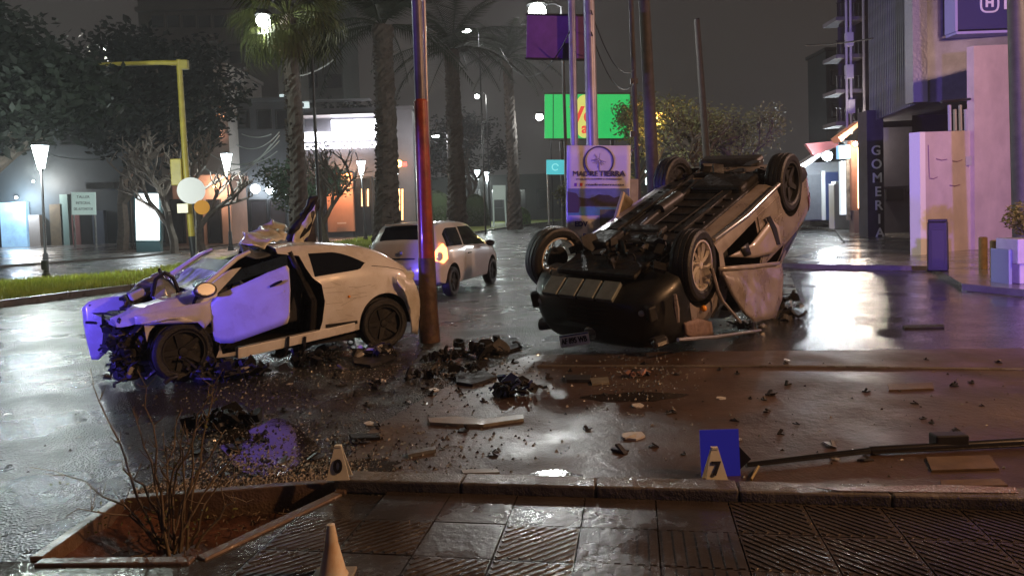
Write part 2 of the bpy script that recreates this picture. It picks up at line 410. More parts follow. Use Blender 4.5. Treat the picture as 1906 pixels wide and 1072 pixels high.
# joint line across the apron, a faint raised gutter edge
b = MB(); q = [G(1000, 683), G(1500, 684), G(1906, 690), G(2300, 700)]
b.tube([p + Vector((0, 0, .004)) for p in q], .02, 6); tag(b.build('gutter_edge', kerb_m), kind='structure')
# kerb in the foreground: kerb stones with joints
kA, kB = G(636, 918, .0), G(1906, 958, 0); kd = (kB - kA); kl = kd.length; kd.normalize(); kn = Vector((-kd.y, kd.x, 0))
kroot = empty('kerb', kA); tag(kroot, kind='structure')
n = 9; off = -.05
ks = 1.0
for i in range(n):
    c = kd * (off + .40 + i * .806) + kn * .085
    if i == 0: me_k = MB().box((0, 0, 0), (.80, .17, .085)).mesh('kerb_stone', kerb_m)
    o = link('kerb_stone', me_k, kroot, Matrix.Translation(c + Vector((0, 0, .0425 + .002 * (i % 3)))) @ Matrix.Rotation(math.atan2(kd.y, kd.x) + .004 * (i % 2), 4, 'Z'))
    md = o.modifiers.new('bevel', 'BEVEL'); md.width = .012; md.segments = 2
# ribbed paving tiles on this side of the kerb
tl = .40
def tile_mesh(kind, name):
    b = MB(); h = tl - .008
    b.box((0, 0, -.0125), (h, h, .025))
    if kind == 'diagonal':
        q = h / 2 - .006; wv = .011
        for i in range(-6, 7):
            c = i * .058; a = max(-q, c - q); b2 = min(q, c + q)
            if b2 - a < .03: continue
            p0, p1 = Vector((a, c - a, 0)), Vector((b2, c - b2, 0)); m_ = (p0 + p1) / 2
            b.box((m_.x, m_.y, .0028), ((p1 - p0).length - .02, wv * 1.8, .0056), Matrix.Rotation(R(-45), 3, 'Z'))
    elif kind != 'plain':
        k = 7
        for i in range(k):
            y = -h / 2 + (i + .5) * h / k; b.box((0, y, .0028), (h - .012, h / k * .52, .0056))
    return b.mesh(name, tile_m)
tile_m = wet_ground('wet_tile', (.030, .023, .019), (.066, .053, .044), .14, .42, 1.8, .3, 110, .15)
tms = {'plain': tile_mesh('plain', 'paving_tile'), 'ribbed': tile_mesh('ribbed', 'ribbed_paving_tile'), 'diagonal': tile_mesh('diagonal', 'diagonal_paving_tile')}
proot = empty('pavement', (0, 3, 0)); tag(proot, kind='structure')
ang = math.atan2(kd.y, kd.x)
rt = random.Random(5)
gutter = .0
def inpit(p):
    P = [Vector((q.x, q.y)) for q in pit]; c = False; j = len(P) - 1
    for i in range(len(P)):
        if (P[i].y > p.y) != (P[j].y > p.y) and p.x < (P[j].x - P[i].x) * (p.y - P[i].y) / (P[j].y - P[i].y) + P[i].x: c = not c
        j = i
    return c
cnt = 0
for r_ in range(7):
    for c_ in range(-6, 13):
        p = kA + kd * (c_ * tl + .1) - kn * (.012 + (r_ + .5) * tl)
        sp_ = [p + kd * a * tl * .5 + kn * b_ * tl * .5 for a in (-1, 0, 1) for b_ in (-1, 0, 1)]
        if any(inpit(q) for q in sp_) or p.y < 1.9: continue
        # left edge of the tiled part follows the pit's right side
        e0, e1 = pit[3], pit[4]
        if any((e1 - e0).cross(q - e0).z < .03 for q in sp_): continue
        if r_ <= 1 and c_ > 5: kind, a = 'diagonal', 0
        elif r_ >= 1 and c_ > 3: kind, a = 'ribbed', R(90)
        elif (c_ + r_) % 3 == 0 or r_ == 0: kind, a = 'plain', 0
        else: kind, a = 'diagonal', R(90)
        z = .026 + rt.uniform(-.0015, .0015)
        m_ = Matrix.Translation(p - proot.location + Vector((0, 0, z))) @ Matrix.Rotation(ang + a + rt.uniform(-.006, .006), 4, 'Z') @ Matrix.Rotation(rt.uniform(-.004, .004), 4, 'X')
        link('paving_tile', tms[kind], proot, m_); cnt += 1
# broken concrete filling between tiles and pit
e0, e1 = pit[3], pit[4]
slab('pavement_edge', [e0 + Vector((.0, .0, 0)), e0 + kd * .55 - kn * .02, e1 + kd * 1.2 - kn * .9, e1 - kn * .9, e1], conc_m, -.02, .012)
slab('side_pavement', [G(-400, 1060), G(80, 1046), G(365, 1043), e1 - kn * .9, Vector((-3.2, 2.2, 0))], conc_m, -.02, .010)
# sunken tree pit with red-brown earth and low walls
earth = mat('wet_red_earth', (.115, .044, .022), .6, bump=.9, bscale=14, col2=(.035, .018, .012), vscale=5, rvar=.2)
n5 = len(pit); cz = sum((Vector(p) for p in pit), Vector()) / n5
b = MB()
gp = []
for i in range(26):
    for j in range(26):
        u, v = i / 25, j / 25
        a = pit[0].lerp(pit[1], v); c = pit[4].lerp(pit[2], v); p = a.lerp(c, u)
        z = -.16 + .05 * noise.noise(p * 3) + .02 * noise.noise(p * 12) + .10 * max(0, 1 - u * 3)
        gp.append((p.x, p.y, z))
b.add(gp, [(i * 26 + j, i * 26 + j + 1, (i + 1) * 26 + j + 1, (i + 1) * 26 + j) for i in range(25) for j in range(25)])
o = b.build('pit_earth', earth, smooth=60); tag(o, kind='structure')
wall_m = wet_ground('pit_wall_concrete', (.07, .045, .03), (.17, .11, .07), .35, .6, 3, .5, 60, .3)
b = MB()
for i in range(n5):
    a, c = pit[i], pit[(i + 1) % n5]; d = (c - a).normalized(); nn = Vector((-d.y, d.x, 0))
    if (cz - a).dot(nn) > 0: nn = -nn
    top = .03 if i in (0, 1) else .026
    b.prism([(a.x, a.y, -.3), (c.x, c.y, -.3), (c.x + nn.x * .07, c.y + nn.y * .07, -.3), (a.x + nn.x * .07, a.y + nn.y * .07, -.3)], (0, 0, .3 + top))
o = b.build('tree_pit_edge', wall_m, bevel=.008); tag(o, kind='structure')

# grass median curving away to the right, its kerb
near_e = [(-260, 640), (0, 572), (120, 556), (240, 541), (420, 512), (600, 486), (720, 466), (800, 452), (870, 437), (950, 424), (1020, 415), (1060, 410)]
far_e = [(1060, 403), (1000, 404), (930, 410), (870, 419), (760, 436), (640, 452), (500, 474), (380, 494), (250, 514), (100, 527), (0, 534), (-260, 560)]
gm = wet_ground('grass_soil', (.14, .17, .03), (.24, .27, .05), .6, .9, 2, .5, 60, .5)
def strip_pts(lst, dx=0): return [G(x, y) for x, y in lst]
ne, fe_ = strip_pts(near_e), strip_pts(far_e)
slab('median', ne + fe_, gm, -.02, .13)
b = MB()
for a, c in zip(ne, ne[1:]):
    d = (c - a); d.z = 0; l = d.length; d.normalize(); nn = Vector((-d.y, d.x, 0)); k = max(1, min(12, int(l / 1.0)))
    for i in range(k):
        p = a + d * l * (i + .5) / k; b.box((p.x, p.y, .075), (l / k - .02, .16, .15), Matrix.Rotation(math.atan2(d.y, d.x), 3, 'Z'))
kr = b.build('median_kerb', kerb_m); tag(kr, kind='structure')
# blades of grass on the median
g_m = mat('grass_blade', (.40, .43, .06), .5, col2=(.22, .28, .04), vscale=2)
b = MB(); rg = random.Random(3)
for _ in range(26000):
    i = rg.randrange(len(ne) - 2); t = rg.random(); s_ = rg.uniform(.02, .98)
    a = ne[i].lerp(ne[i + 1], t)
    j = len(fe_) - 1 - i; c = fe_[j].lerp(fe_[max(0, j - 1)], t)
    p = a.lerp(c, s_); p.z = .13
    if p.y > 60: continue
    h = rg.uniform(.05, .13) * (1 + p.y / 60); an = rg.uniform(0, 3.14); wv = Vector((math.cos(an), math.sin(an), 0)) * (.008 + p.y * .0005); ln = Vector((rg.gauss(0, .03), rg.gauss(0, .03), 0))
    b.add([p - wv, p + wv, p + ln + Vector((0, 0, h))], [(0, 1, 2)])
tag(b.build('grass', g_m), 'short wet yellow green grass covering the long median strip', 'grass', kind='stuff')
# pavement on the far side of the avenue, left
slab('far_pavement', [Vector((-60, 26, 0)), G(0, 498), G(250, 480), G(450, 459), G(640, 438), G(760, 424), G(800, 410), Vector((-10, 150, 0)), Vector((-160, 150, 0)), Vector((-160, 34, 0))], far_m, -.02, .10)
# pavement on the right, in front of the shops
rp = [G(1385, 503), G(1486, 499), G(1722, 507), G(1906, 535), G(2250, 560), G(2250, 430), G(1500, 396), G(1470, 404)]
slab('shop_pavement', [G(1440, 497), G(1500, 500), G(1735, 505), G(1790, 540) , G(1906, 552), G(2250, 560), Vector((45, 24, 0)), Vector((45, 70, 0)), Vector((24, 70, 0)), Vector((17.5, 40, 0)), Vector((12.2, 27, 0))], wet_ground('shop_pavement_tiles', (.10, .095, .09), (.17, .16, .15), .10, .30, .7, .4, 30, .2), -.02, .12, .01)
# small flush pavement seen beyond the median right
# ================================================================== wrecked white hatchback
gA, gB = G(345, 712), G(718, 650)
hd = (gA - gB).normalized(); lf = Vector((-hd.y, hd.x, 0)); W2 = .85
wroot = empty('wrecked_hatchback', gB - lf * W2, math.atan2(hd.y, hd.x))
tag(wroot, 'wrecked white hatchback, front torn off, driver door hanging open, beside the red pole', 'car')
wmat = Matrix.Translation(gB - lf * W2) @ Matrix.Rotation(math.atan2(hd.y, hd.x), 4, 'Z'); winv = wmat.inverted()
def WC(px, py, y=W2): return winv @ PL(px, py, gB + lf * (y - W2), lf)
wb = Body(top=[(-.66, .62), (-.60, .82), (-.46, .98), (-.23, 1.17), (.05, 1.30), (.4, 1.36), (.9, 1.39), (1.3, 1.375), (1.6, 1.30), (1.8, 1.22), (2.25, .96), (2.6, .90), (2.95, .80), (3.05, .74)],
          bot=[(-.66, .36), (-.3, .26), (.4, .24), (1.86, .15), (2.5, .2), (3.05, .3)],
          belt=[(-.66, .60), (-.4, .93), (0, 1.02), (.24, 1.04), (.9, 1.0), (1.4, .96), (2.0, .92), (2.5, .86), (3.05, .66)],
          wid=[(-.66, .60), (-.55, .74), (-.3, .82), (.3, .85), (1.2, .85), (2.4, .85), (2.8, .80), (3.05, .72)], inset=.19)
opening = [(.90, .30), (.84, .45), (.80, .70), (.83, .90), (.93, .99), (.98, 1.10), (1.02, 1.25), (1.32, 1.30), (1.66, 1.21), (2.04, .91), (2.10, .50), (2.02, .24)]
cutr = [MB().prism([(x, -.62, z) for x, z in opening], (0, 1.8, 0)),
        cyl_y(2.43, .36, .375, .45, 1.2), cyl_y(2.43, .36, .375, -1.2, -.45), cyl_y(-.03, .34, .375, .45, 1.2), cyl_y(-.03, .34, .375, -1.2, -.45),
        MB().prism([(1.27, -.78, 1.26), (1.95, -.78, 1.05), (1.95, -.78, 1.6), (1.27, -.78, 1.6)], (0, 1.46, 0)),
        MB().box((2.72, 0, .95), (.9, 1.12, .5)), MB().box((3.02, 0, .30), (.50, 2.0, .70))]
wbody = cut(wb.solid(90), cutr, [white_p, under], 'body', wroot)
def fr(co): return max(0, min(1, (co.x - 2.5) / .5))
crumple(wbody, fr, .10, 5.0, 3)
crumple(wbody, lambda c: max(0, min(1, (-.30 - c.x) / .2)), .13, 6.0, 9)
wb.strip(lambda x: 1.045 - .05 * (x - .22) / .7 + (0.09 * max(0, (.30 - x) / .12) if x < .30 else 0), lambda x: 1.27 - .16 * max(0, (.62 - x) / .42) ** 1.6, .20, .90, 1, .004, .02, 16).build('rear_quarter_window', glass_d, wroot, 40)
wb.strip(lambda x: 1.045 - .05 * (x - .22) / .7, lambda x: 1.25 - .14 * max(0, (.62 - x) / .42) ** 1.6, .22, 1.0, -1, .004, .02, 12).build('rear_quarter_window', glass_d, wroot, 40)
wb.lid(-.42, -.02, .86).build('rear_window', glass_d, wroot, 40)
wb.strip(lambda x: .375, lambda x: .415, .38, .80, 1, .012, .02, 10, 2).build('side_moulding', black, wroot)
b = MB(); b.tube([Vector((x, wb.side_y(x, z) + .003, z)) for x, z in ((-.44, .93), (-.30, .99), (-.1, 1.04), (.12, 1.07))], .004, 4); b.build('tail_seam', black, wroot)
b = MB(); b.tube([Vector((x, wb.side_y(x, z) + .003, z)) for x, z in ((-.38, .62), (-.42, .72), (-.46, .84))], .004, 4); b.build('bumper_seam', black, wroot)
rz_ = random.Random(6); b = MB()
for _ in range(16):
    x, z = rz_.uniform(.1, .8), rz_.uniform(.4, .95); l_ = rz_.uniform(.05, .28); sl = rz_.gauss(0, .25)
    q = [Vector((x + l_ * t, wb.side_y(x + l_ * t, z + sl * l_ * t) + .0015, z + sl * l_ * t)) for t in (0, .5, 1) if x + l_ < .82]
    if len(q) > 2: b.tube(q, .0018, 3)
o = b.build('scratches', mat('scratch_grey', (.22, .20, .18), .6), wroot); o['kind'] = 'stuff'
# sill (a long strip hanging under the door gap)
b = MB(); p = [WC(443, 668, .86), WC(540, 645, .86), WC(661, 616, .86), WC(661, 600, .86), WC(540, 627, .86), WC(443, 648, .86)]
b.prism(p, (0, -.10, 0)).build('sill', white_p, wroot, bevel=.008)
for px in (537, 568):
    q = WC(px, 640, .87); MB().tube([q + Vector((0, .01, .09)), q + Vector((.02, .02, -.02)), q + Vector((.05, .0, -.14))], [.016, .02, .012]).build('hanging_strap', black, wroot)
# B pillar and cabin seen through the door gap
MB().tube([(.92, .70, .3), (.90, .74, .7), (1.0, .66, 1.0), (1.12, .62, 1.3)], [.05, .05, .04, .035], 8).build('door_pillar', under, wroot, 40)
b = MB(); b.box((1.25, .30, .52), (.52, .5, .16), Matrix.Rotation(.06, 3, 'Y')); b.box((.98, .30, .84), (.13, .5, .62), Matrix.Rotation(-.25, 3, 'Y')); b.box((.90, .30, 1.2), (.09, .26, .2))
b.build('front_seat', mat('seat_cloth', (.035, .035, .04), .8, var=.4, vscale=12), wroot, bevel=.03)
b = MB(); b.box((2.02, 0, .86), (.34, 1.2, .22)); b.build('dashboard', under, wroot, bevel=.03)
b = MB(); b.ball((1.72, .34, .86), .17, 14); b.build('deflated_airbag', mat('airbag_cloth', (.30, .32, .34), .8, var=.3, vscale=14, bump=.5, bscale=20), wroot, 60)
MB().lathe([(.18, -.012), (.2, 0), (.18, .012), (.165, 0)], 28, Matrix.Translation((1.80, .34, .90)) @ Matrix.Rotation(R(65), 4, 'Y'), close=True).build('steering_wheel', black, wroot, 50)
# windscreen and its pillars
g = mat('broken_windscreen', (.05, .07, .10), .25, coat=.5, var=.6, vscale=25, bump=.4, bscale=70)
b = MB(); b.add([(2.20, -.66, .98), (2.20, .66, .98), (1.74, .58, 1.24), (1.74, -.58, 1.24), (2.19, -.66, .97), (2.19, .66, .97), (1.73, .58, 1.23), (1.73, -.58, 1.23)], [(0, 1, 2, 3), (7, 6, 5, 4), (0, 4, 5, 1), (1, 5, 6, 2), (2, 6, 7, 3), (3, 7, 4, 0)])
b.build('windscreen', g, wroot)
for s in (1, -1):
    MB().tube([(2.28, s * .79, .93), (2.04, s * .74, 1.08), (1.76, s * .66, 1.27), (1.60, s * .64, 1.335)], [.035, .03, .03, .022], 8).build('windscreen_pillar', white_p, wroot, 50)
b = MB(); pts = [WC(410, 536, .74), WC(452, 500, .70), WC(534, 474, .64), WC(536, 497, .72), WC(470, 514, .76)]
b.prism(pts, (0, -.01, 0)).build('side_window', mat('blue_tinted_glass', (.02, .035, .06), .12, spec=.8, var=.5, vscale=4), wroot)
# driver door swung out and lifted
hng = WC(398, 600, W2 + .02); th = R(38)
dn = Vector((math.sin(th), math.cos(th), 0)); hw = wmat @ hng; dnw = (wmat.to_3x3() @ dn)
def DC(px, py, o=0): return winv @ (PL(px, py, hw + dnw * o, dnw))
def panel(poly, nrm, th_, name, m, parent, nsub=1, smooth=40, bow=0.0, axis=None):
    """a bowed sheet with thickness: polygon fan-cut into small faces"""
    bm = bmesh.new(); vs = [bm.verts.new(p) for p in poly]; bm.faces.new(vs)
    bmesh.ops.triangulate(bm, faces=bm.faces[:])
    for _ in range(nsub): bmesh.ops.subdivide_edges(bm, edges=bm.edges[:], cuts=1, use_grid_fill=True); bmesh.ops.triangulate(bm, faces=[f for f in bm.faces if len(f.verts) > 4])
    c = sum((Vector(p) for p in poly), Vector()) / len(poly); ex = max((Vector(p) - c).length for p in poly)
    for v in bm.verts:
        d = (v.co - c).length / ex; v.co += Vector(nrm) * bow * (1 - d * d)
    me = bpy.data.meshes.new(name); bm.to_mesh(me); bm.free(); me.materials.append(m)
    ob = link(name, me, parent); md = ob.modifiers.new('thick', 'SOLIDIFY'); md.thickness = th_; md.offset = 0
    me.shade_smooth(); return ob
dpoly = [(392, 567), (398, 632), (412, 638), (436, 637), (470, 625), (536, 601), (540, 590), (541, 540), (538, 500), (534, 494), (500, 507), (450, 530), (410, 547)]
door = panel([DC(*p) for p in dpoly], dn, .035, 'driver_door', white_p, wroot, 3, bow=.045)
h0 = DC(503, 533, .06); h1 = DC(525, 523, .06)
MB().tube([h0, (h0 + h1) / 2 + dn * .012, h1], [.012, .017, .012], 8).build('handle', black, door, 50)
b = MB(); cr1 = [DC(x, y, .052) for x, y in ((462, 566), (490, 556), (528, 541), (528, 544), (490, 560), (462, 569))]; b.prism(cr1, -dn * .01).build('crease_strip', white_p, door)
# mirror
mc = WC(381, 541, W2 + .12)
b = MB(); b.lathe([(.001, -.09), (.07, -.075), (.10, -.01), (.105, .03), (.095, .05), (.001, .05)], 20, Matrix.Translation(mc) @ Matrix.Rotation(R(-70), 4, 'X') @ Matrix.Diagonal((1.15, .8, 1, 1)))
mir = b.build('door_mirror', black, wroot, 50)
b = MB(); b.lathe([(.001, .056), (.08, .056), (.085, .05)], 20, Matrix.Translation(mc) @ Matrix.Rotation(R(-70), 4, 'X') @ Matrix.Diagonal((1.15, .8, 1, 1))); b.build('mirror_glass', chrome, mir)
MB().tube([mc + Vector((-.02, -.05, -.02)), mc + Vector((-.10, -.14, -.05))], .03, 8).build('mirror_arm', black, mir)
# far door thrown forwards beyond the nose: faces the camera
fp = G(200, 662); fn = Vector((.05, -1, 0)).normalized(); f0 = Vector((fp.x, 8.45, 0))
def FC(px, py, o=0): return winv @ PL(px, py, f0 + fn * o, fn)
fln = winv.to_3x3() @ fn
fd = panel([FC(*p) for p in [(156, 572), (162, 610), (172, 668), (186, 668), (215, 640), (247, 640), (250, 600), (247, 571), (235, 550), (200, 553), (170, 560)]], fln, .04, 'passenger_door', white_p, wroot, 3, bow=.05)
h0, h1 = FC(160, 600, .07), FC(178, 601, .07); MB().tube([h0, h1], .016, 8).build('handle', black, fd, 50)
b = MB(); b.prism([FC(x, y, .05) for x, y in ((165, 567), (246, 568), (246, 572), (165, 570))], -fln * .02).build('window_seal', black, fd)
# torn roof and bonnet sheets standing up over the cabin
c2 = mat('torn_sheet_metal', (.78, .77, .62), .38, coat=.4, var=.45, vscale=6, bump=.3, bscale=14)
def WS(px, py, y): return WC(px, py, y)
roofs = panel([WS(446, 458, .2), WS(450, 437, .0), WS(492, 424, -.3), WS(505, 412, -.35), WS(534, 428, -.3), WS(532, 447, .1), WS(505, 450, .3), WS(490, 465, .35), WS(470, 457, .35)], Vector((0, 1, .3)), .02, 'torn_roof_sheet', c2, wroot, 3, bow=.03)
crumple(roofs, lambda c: 1, .05, 7, 2)
b = panel([WS(447, 456, .25), WS(470, 466, .3), WS(520, 452, .2), WS(536, 448, .1), WS(537, 474, .45), WS(480, 480, .6), WS(452, 478, .64)], Vector((0, 1, 0)), .015, 'torn_roof_lining', mat('roof_lining', (.13, .15, .17), .7, var=.5, vscale=6, bump=.4), wroot, 3, bow=-.04)
crumple(b, lambda c: 1, .04, 6, 5)
b = panel([WS(537, 458, -.1), WS(533, 440, -.1), WS(560, 400, -.1), WS(578, 366, -.1), WS(590, 368, -.1), WS(590, 385, -.1), WS(560, 445, -.1), WS(545, 465, -.1)], Vector((0, 1, 0)), .06, 'bent_roof_frame', under, wroot, 2, bow=.05)
crumple(b, lambda c: 1, .05, 9, 8)
b = panel([WS(540, 465, .0), WS(552, 435, .0), WS(575, 400, .0), WS(587, 380, .0), WS(589, 400, .0), WS(578, 430, .0), WS(566, 452, .0), WS(563, 464, 0)], Vector((0, 1, 0)), .015, 'torn_roof_edge', c2, wroot, 3, bow=-.03)
crumple(b, lambda c: 1, .04, 8, 12)
b = panel([WS(560, 464, -.3), WS(568, 440, -.3), WS(583, 402, -.3), WS(586, 440, -.3), WS(588, 462, -.3)], Vector((0, 1, 0)), .02, 'torn_roof_trim', under, wroot, 2, bow=.03)
# wheels
wheel(wroot, (2.43, .74, .325), .325, .215, 1, 'plain', R(6)); wheel(wroot, (2.43, -.74, .325), .325, .215, -1, 'plain', R(-8))
wheel(wroot, (-.02, .74, .325), .325, .215, 1, 'plain', R(-3)); wheel(wroot, (-.02, -.74, .325), .325, .215, -1, 'plain')
# torn rear bumper
b = panel([WC(738, 511, .86), WC(750, 520, .88), WC(768, 520, .84), WC(778, 545, .80), WC(780, 585, .80), WC(777, 622, .78), WC(764, 617, .84), WC(762, 575, .88), WC(752, 548, .90), WC(742, 535, .90)], Vector((0, 1, 0)), .012, 'torn_rear_bumper', white_p, wroot, 3, bow=.03)
crumple(b, lambda c: 1, .035, 7, 4)
b = MB(); b.box((-.56, 0, .42), (.14, 1.4, .2)); b.box((-.42, .5, .38), (.2, .3, .22)); b.build('rear_crash_bar', under, wroot, bevel=.02)
b = MB(); b.tube([(-.46, .62, .95), (-.56, .60, .82), (-.60, .58, .70)], [.03, .05, .03], 8); b.build('tail_light', mat('dark_red_lens', (.12, .01, .01), .15), wroot, 50)
# crushed nose: bonnet remains, engine, hoses, light units
def wreck(n, cen, ext, seed, smin=.04, smax=.16, m=(0,)):
    r_ = random.Random(seed); mb = MB()
    for i in range(n):
        p = Vector(cen) + Vector([r_.gauss(0, .45) * e for e in ext]); k = r_.random(); rot = Matrix.Rotation(r_.uniform(0, 6.3), 3, Vector((r_.gauss(0, 1), r_.gauss(0, 1), r_.gauss(0, 1))).normalized())
        s_ = r_.uniform(smin, smax)
        if k < .4: mb.box(p, (s_, s_ * r_.uniform(.3, .9), s_ * r_.uniform(.15, .7)), rot, r_.choice(m), r_.uniform(.5, 1))
        elif k < .7:
            q = [p]; d = rot @ Vector((s_, 0, 0))
            for _ in range(4): d = (d + Vector((r_.gauss(0, .6), r_.gauss(0, .6), r_.gauss(0, .4))) * s_).normalized() * s_ * .42; q.append(q[-1] + d)
            mb.tube(q, s_ * r_.uniform(.06, .18), 6, r_.choice(m))
        elif k < .88:
            q = [Vector((s_ * math.cos(a) * r_.uniform(.5, 1.1), s_ * math.sin(a) * r_.uniform(.4, 1), 0)) for a in np.linspace(0, 5.5, 6)]
            mb.prism([p + rot @ x for x in q], rot @ Vector((0, 0, .008 + .02 * r_.random())), r_.choice(m))
        else: mb.lathe([(s_ * .3, -s_ * .2), (s_ * .42, -s_ * .2), (s_ * .42, s_ * .2), (s_ * .3, s_ * .2)], 12, Matrix.Translation(p) @ rot.to_4x4(), r_.choice(m), close=True)
    return mb
bare = mat('scraped_grey_metal', (.075, .075, .08), .45, metal=.4, var=.6, vscale=10)
wreck(130, (2.86, .45, .44), (.16, .42, .34), 11, .04, .14, (0, 0, 0, 1)).build('crushed_engine', [under, bare], wroot)
wreck(90, (2.98, .58, .34), (.12, .28, .32), 12, .03, .11, (0, 0, 0, 1)).build('hanging_hoses', [black, bare], wroot)
wreck(50, (2.40, .30, .35), (.35, .35, .3), 17, .05, .15, (0, 0, 1)).build('broken_suspension', [under, bare], wroot)
wreck(46, (2.05, .62, .12), (.28, .4, .20), 18, .05, .16, (0, 0, 0, 1)).build('torn_wheel_liner', [under, bare], wroot)
b = MB(); b.box((2.78, .1, .52), (.4, .9, .42), None, 0, .8); b.build('engine_block', under, wroot, bevel=.04)
b = MB(); b.box((2.92, .52, .30), (.18, .26, .46), Matrix.Rotation(.3, 3, 'Z'), 0, .85); b.build('radiator_pack', under, wroot, bevel=.03)
# fender edge running forward over the front wheel
fe = panel([WC(250, 588, .80), WC(300, 577, .82), WC(385, 561, .87), WC(412, 548, .87), WC(408, 575, .87), WC(380, 612, .875), WC(368, 600, .875), WC(340, 590, .875), WC(310, 592, .87), WC(280, 600, .84), WC(252, 604, .80)], Vector((0, 1, 0)), .018, 'front_wing', white_p, wroot, 2, bow=.015)
# bonnet half folded, headlamp unit
b = panel([WC(236, 546, .1), WC(262, 530, -.1), WC(300, 506, -.2), WC(316, 508, -.1), WC(300, 530, .0), WC(262, 552, .15)], Vector((0, .3, 1)), .02, 'folded_bonnet', mat('grey_bonnet', (.22, .21, .23), .4, var=.5, vscale=8), wroot, 3, bow=.03); crumple(b, lambda c: 1, .03, 9, 4)
hc = WC(304, 545, .3)
hl = MB().lathe([(.001, -.08), (.09, -.07), (.13, 0), (.12, .05), (.001, .09)], 20, Matrix.Translation(hc) @ Matrix.Rotation(R(-60), 4, 'X') @ Matrix.Diagonal((1.0, 1.35, 1, 1))).build('headlamp_unit', mat('clear_lens', (.55, .62, .62), .12, metal=.35, coat=1, var=.55, vscale=9), wroot, 50)
b = MB(); q = [WC(*p, .35) for p in ((283, 552), (290, 520), (306, 508), (322, 516), (334, 545), (326, 556))]; b.tube(q, .022, 8); b.tube([WC(300, 512, .2), WC(296, 500, .2), WC(303, 516, .2), WC(330, 545, .25)], .018, 6); b.build('lamp_housing', black, wroot, 50)
MB().box(WC(255, 548, .2), (.16, .1, .09), Matrix.Rotation(.4, 3, 'Y')).build('fog_lamp', mat('fog_lamp_lens', (.6, .6, .62), .15, coat=1), wroot, bevel=.02)
b = MB(); q = [WC(*p) for p in ((322, 560, .5), (345, 545, .35), (370, 520, .0), (400, 505, -.3), (430, 492, -.5))]; b.tube(q, [.03, .05, .04, .05, .02], 7)
for i in range(7): b.box(WC(340 + i * 12, 540 - i * 6, .1 - i * .08), (.12, .09, .05), Matrix.Rotation(i, 3, 'Y'))
b.build('wiper_cowl', mat('pale_cowl', (.36, .40, .40), .35, var=.7, vscale=9), wroot)
b = panel([WC(345, 545, .1), WC(362, 528, -.1), WC(385, 507, -.3), WC(428, 490, -.5), WC(440, 480, -.5), WC(420, 505, .1), WC(395, 528, .45), WC(372, 545, .6)], Vector((0, 0, 1)), .012, 'bonnet_rear_edge', mat('grey_green_sheet', (.30, .33, .32), .3, coat=.5, var=.6, vscale=7), wroot, 3, bow=.02); crumple(b, lambda c: 1, .03, 8, 14)
b = MB(); b.tube([WC(372, 541, .8), WC(362, 560, .82), WC(352, 590, .84)], .018, 6); b.build('indicator_stalk', black, wroot, 40)
MB().box(WC(386, 599, .88), (.05, .02, .022)).build('side_indicator', mat('amber_lens', (.9, .35, .04), .2), wroot, bevel=.006)
MB().ball(WC(650, 552, .855), .018, 10).build('amber_glint', mat('amber_lens', (.9, .35, .04), .2), wroot, 50)  # amber bead standing in for a glint on the flank
MB().tube([WC(470, 712, .9), WC(505, 672, .86)], [.008, .012], 6).build('bent_tie_rod', steel, wroot)
wreck(22, (.9, .5, .08), (.8, .4, .07), 23, .04, .14, (0, 0, 1)).build('dragged_underfloor', [under, bare], wroot)
b = MB(); b.box((.9, 0, .20), (2.2, 1.4, .06)); b.tube([(1.8, .1, .16), (.5, .12, .15), (-.5, .3, .2)], .035, 8); b.build('floor_pan', under, wroot)

# ================================================================== overturned grey SUV
ax = R(48.26); Lx = Vector((math.cos(ax), math.sin(ax), 0)); Wx = Vector((-Lx.y, Lx.x, 0)); P0 = Vector((1.97, 8.97, 0))
pitch_ = R(19.57); cp, sp = math.cos(pitch_), math.sin(pitch_)
fwd = (-Lx * cp + Vector((0, 0, -sp))).normalized(); up = (Lx * sp + Vector((0, 0, -cp))).normalized(); left = up.cross(fwd).normalized()
M3 = Matrix((fwd, left, up)).transposed()
M3 = Matrix.Rotation(R(-2.59), 3, fwd) @ M3
WBS = 2.65
nearw = P0 + Lx * .42 + Wx * .10 + Vector((0, 0, .99))   # outer face of the near front wheel
near_side = -1 if left.dot(Wx) > 0 else 1
loc = nearw - M3 @ Vector((WBS, near_side * .90, .37))
SK = 1.115; loc = Vector((3.23, 11.25, 2.41))
SM = Matrix.Translation(loc) @ M3.to_4x4() @ Matrix.Scale(SK, 4); Sinv = SM.inverted()
sroot = empty('overturned_suv'); sroot.matrix_world = SM
tag(sroot, 'grey suv lying on its roof, black nose towards us, wheels in the air', 'car')
def SC(px, py, y=.90):
    """point of the photograph on the near flank, in the car's own axes"""
    n = M3 @ Vector((0, near_side, 0)); return Sinv @ PL(px, py, SM @ Vector((0, near_side * y, 0)), n)
sb = Body(top=[(-.92, .72), (-.88, 1.0), (-.80, 1.2), (-.62, 1.48), (-.3, 1.58), (.2, 1.64), (.9, 1.66), (1.55, 1.58), (2.35, 1.20), (2.6, 1.14), (3.3, 1.05), (3.52, .92), (3.56, .80)],
          bot=[(-.92, .50), (-.75, .36), (-.3, .27), (.6, .26), (2.2, .26), (3.0, .27), (3.35, .33), (3.56, .42)],
          belt=[(-.92, .70), (-.8, 1.03), (0, 1.07), (1, 1.03), (2.2, 1.0), (2.9, .95), (3.56, .75)],
          wid=[(-.92, .70), (-.85, .80), (-.6, .87), (0, .90), (1, .91), (2.6, .91), (3.1, .89), (3.35, .82), (3.5, .72), (3.56, .62)], inset=.22)
RA = .415; ns = near_side
arch = [cyl_y(x, .40, RA, .52 * s, 1.3 * s) for x in (0, WBS) for s in (1, -1)]
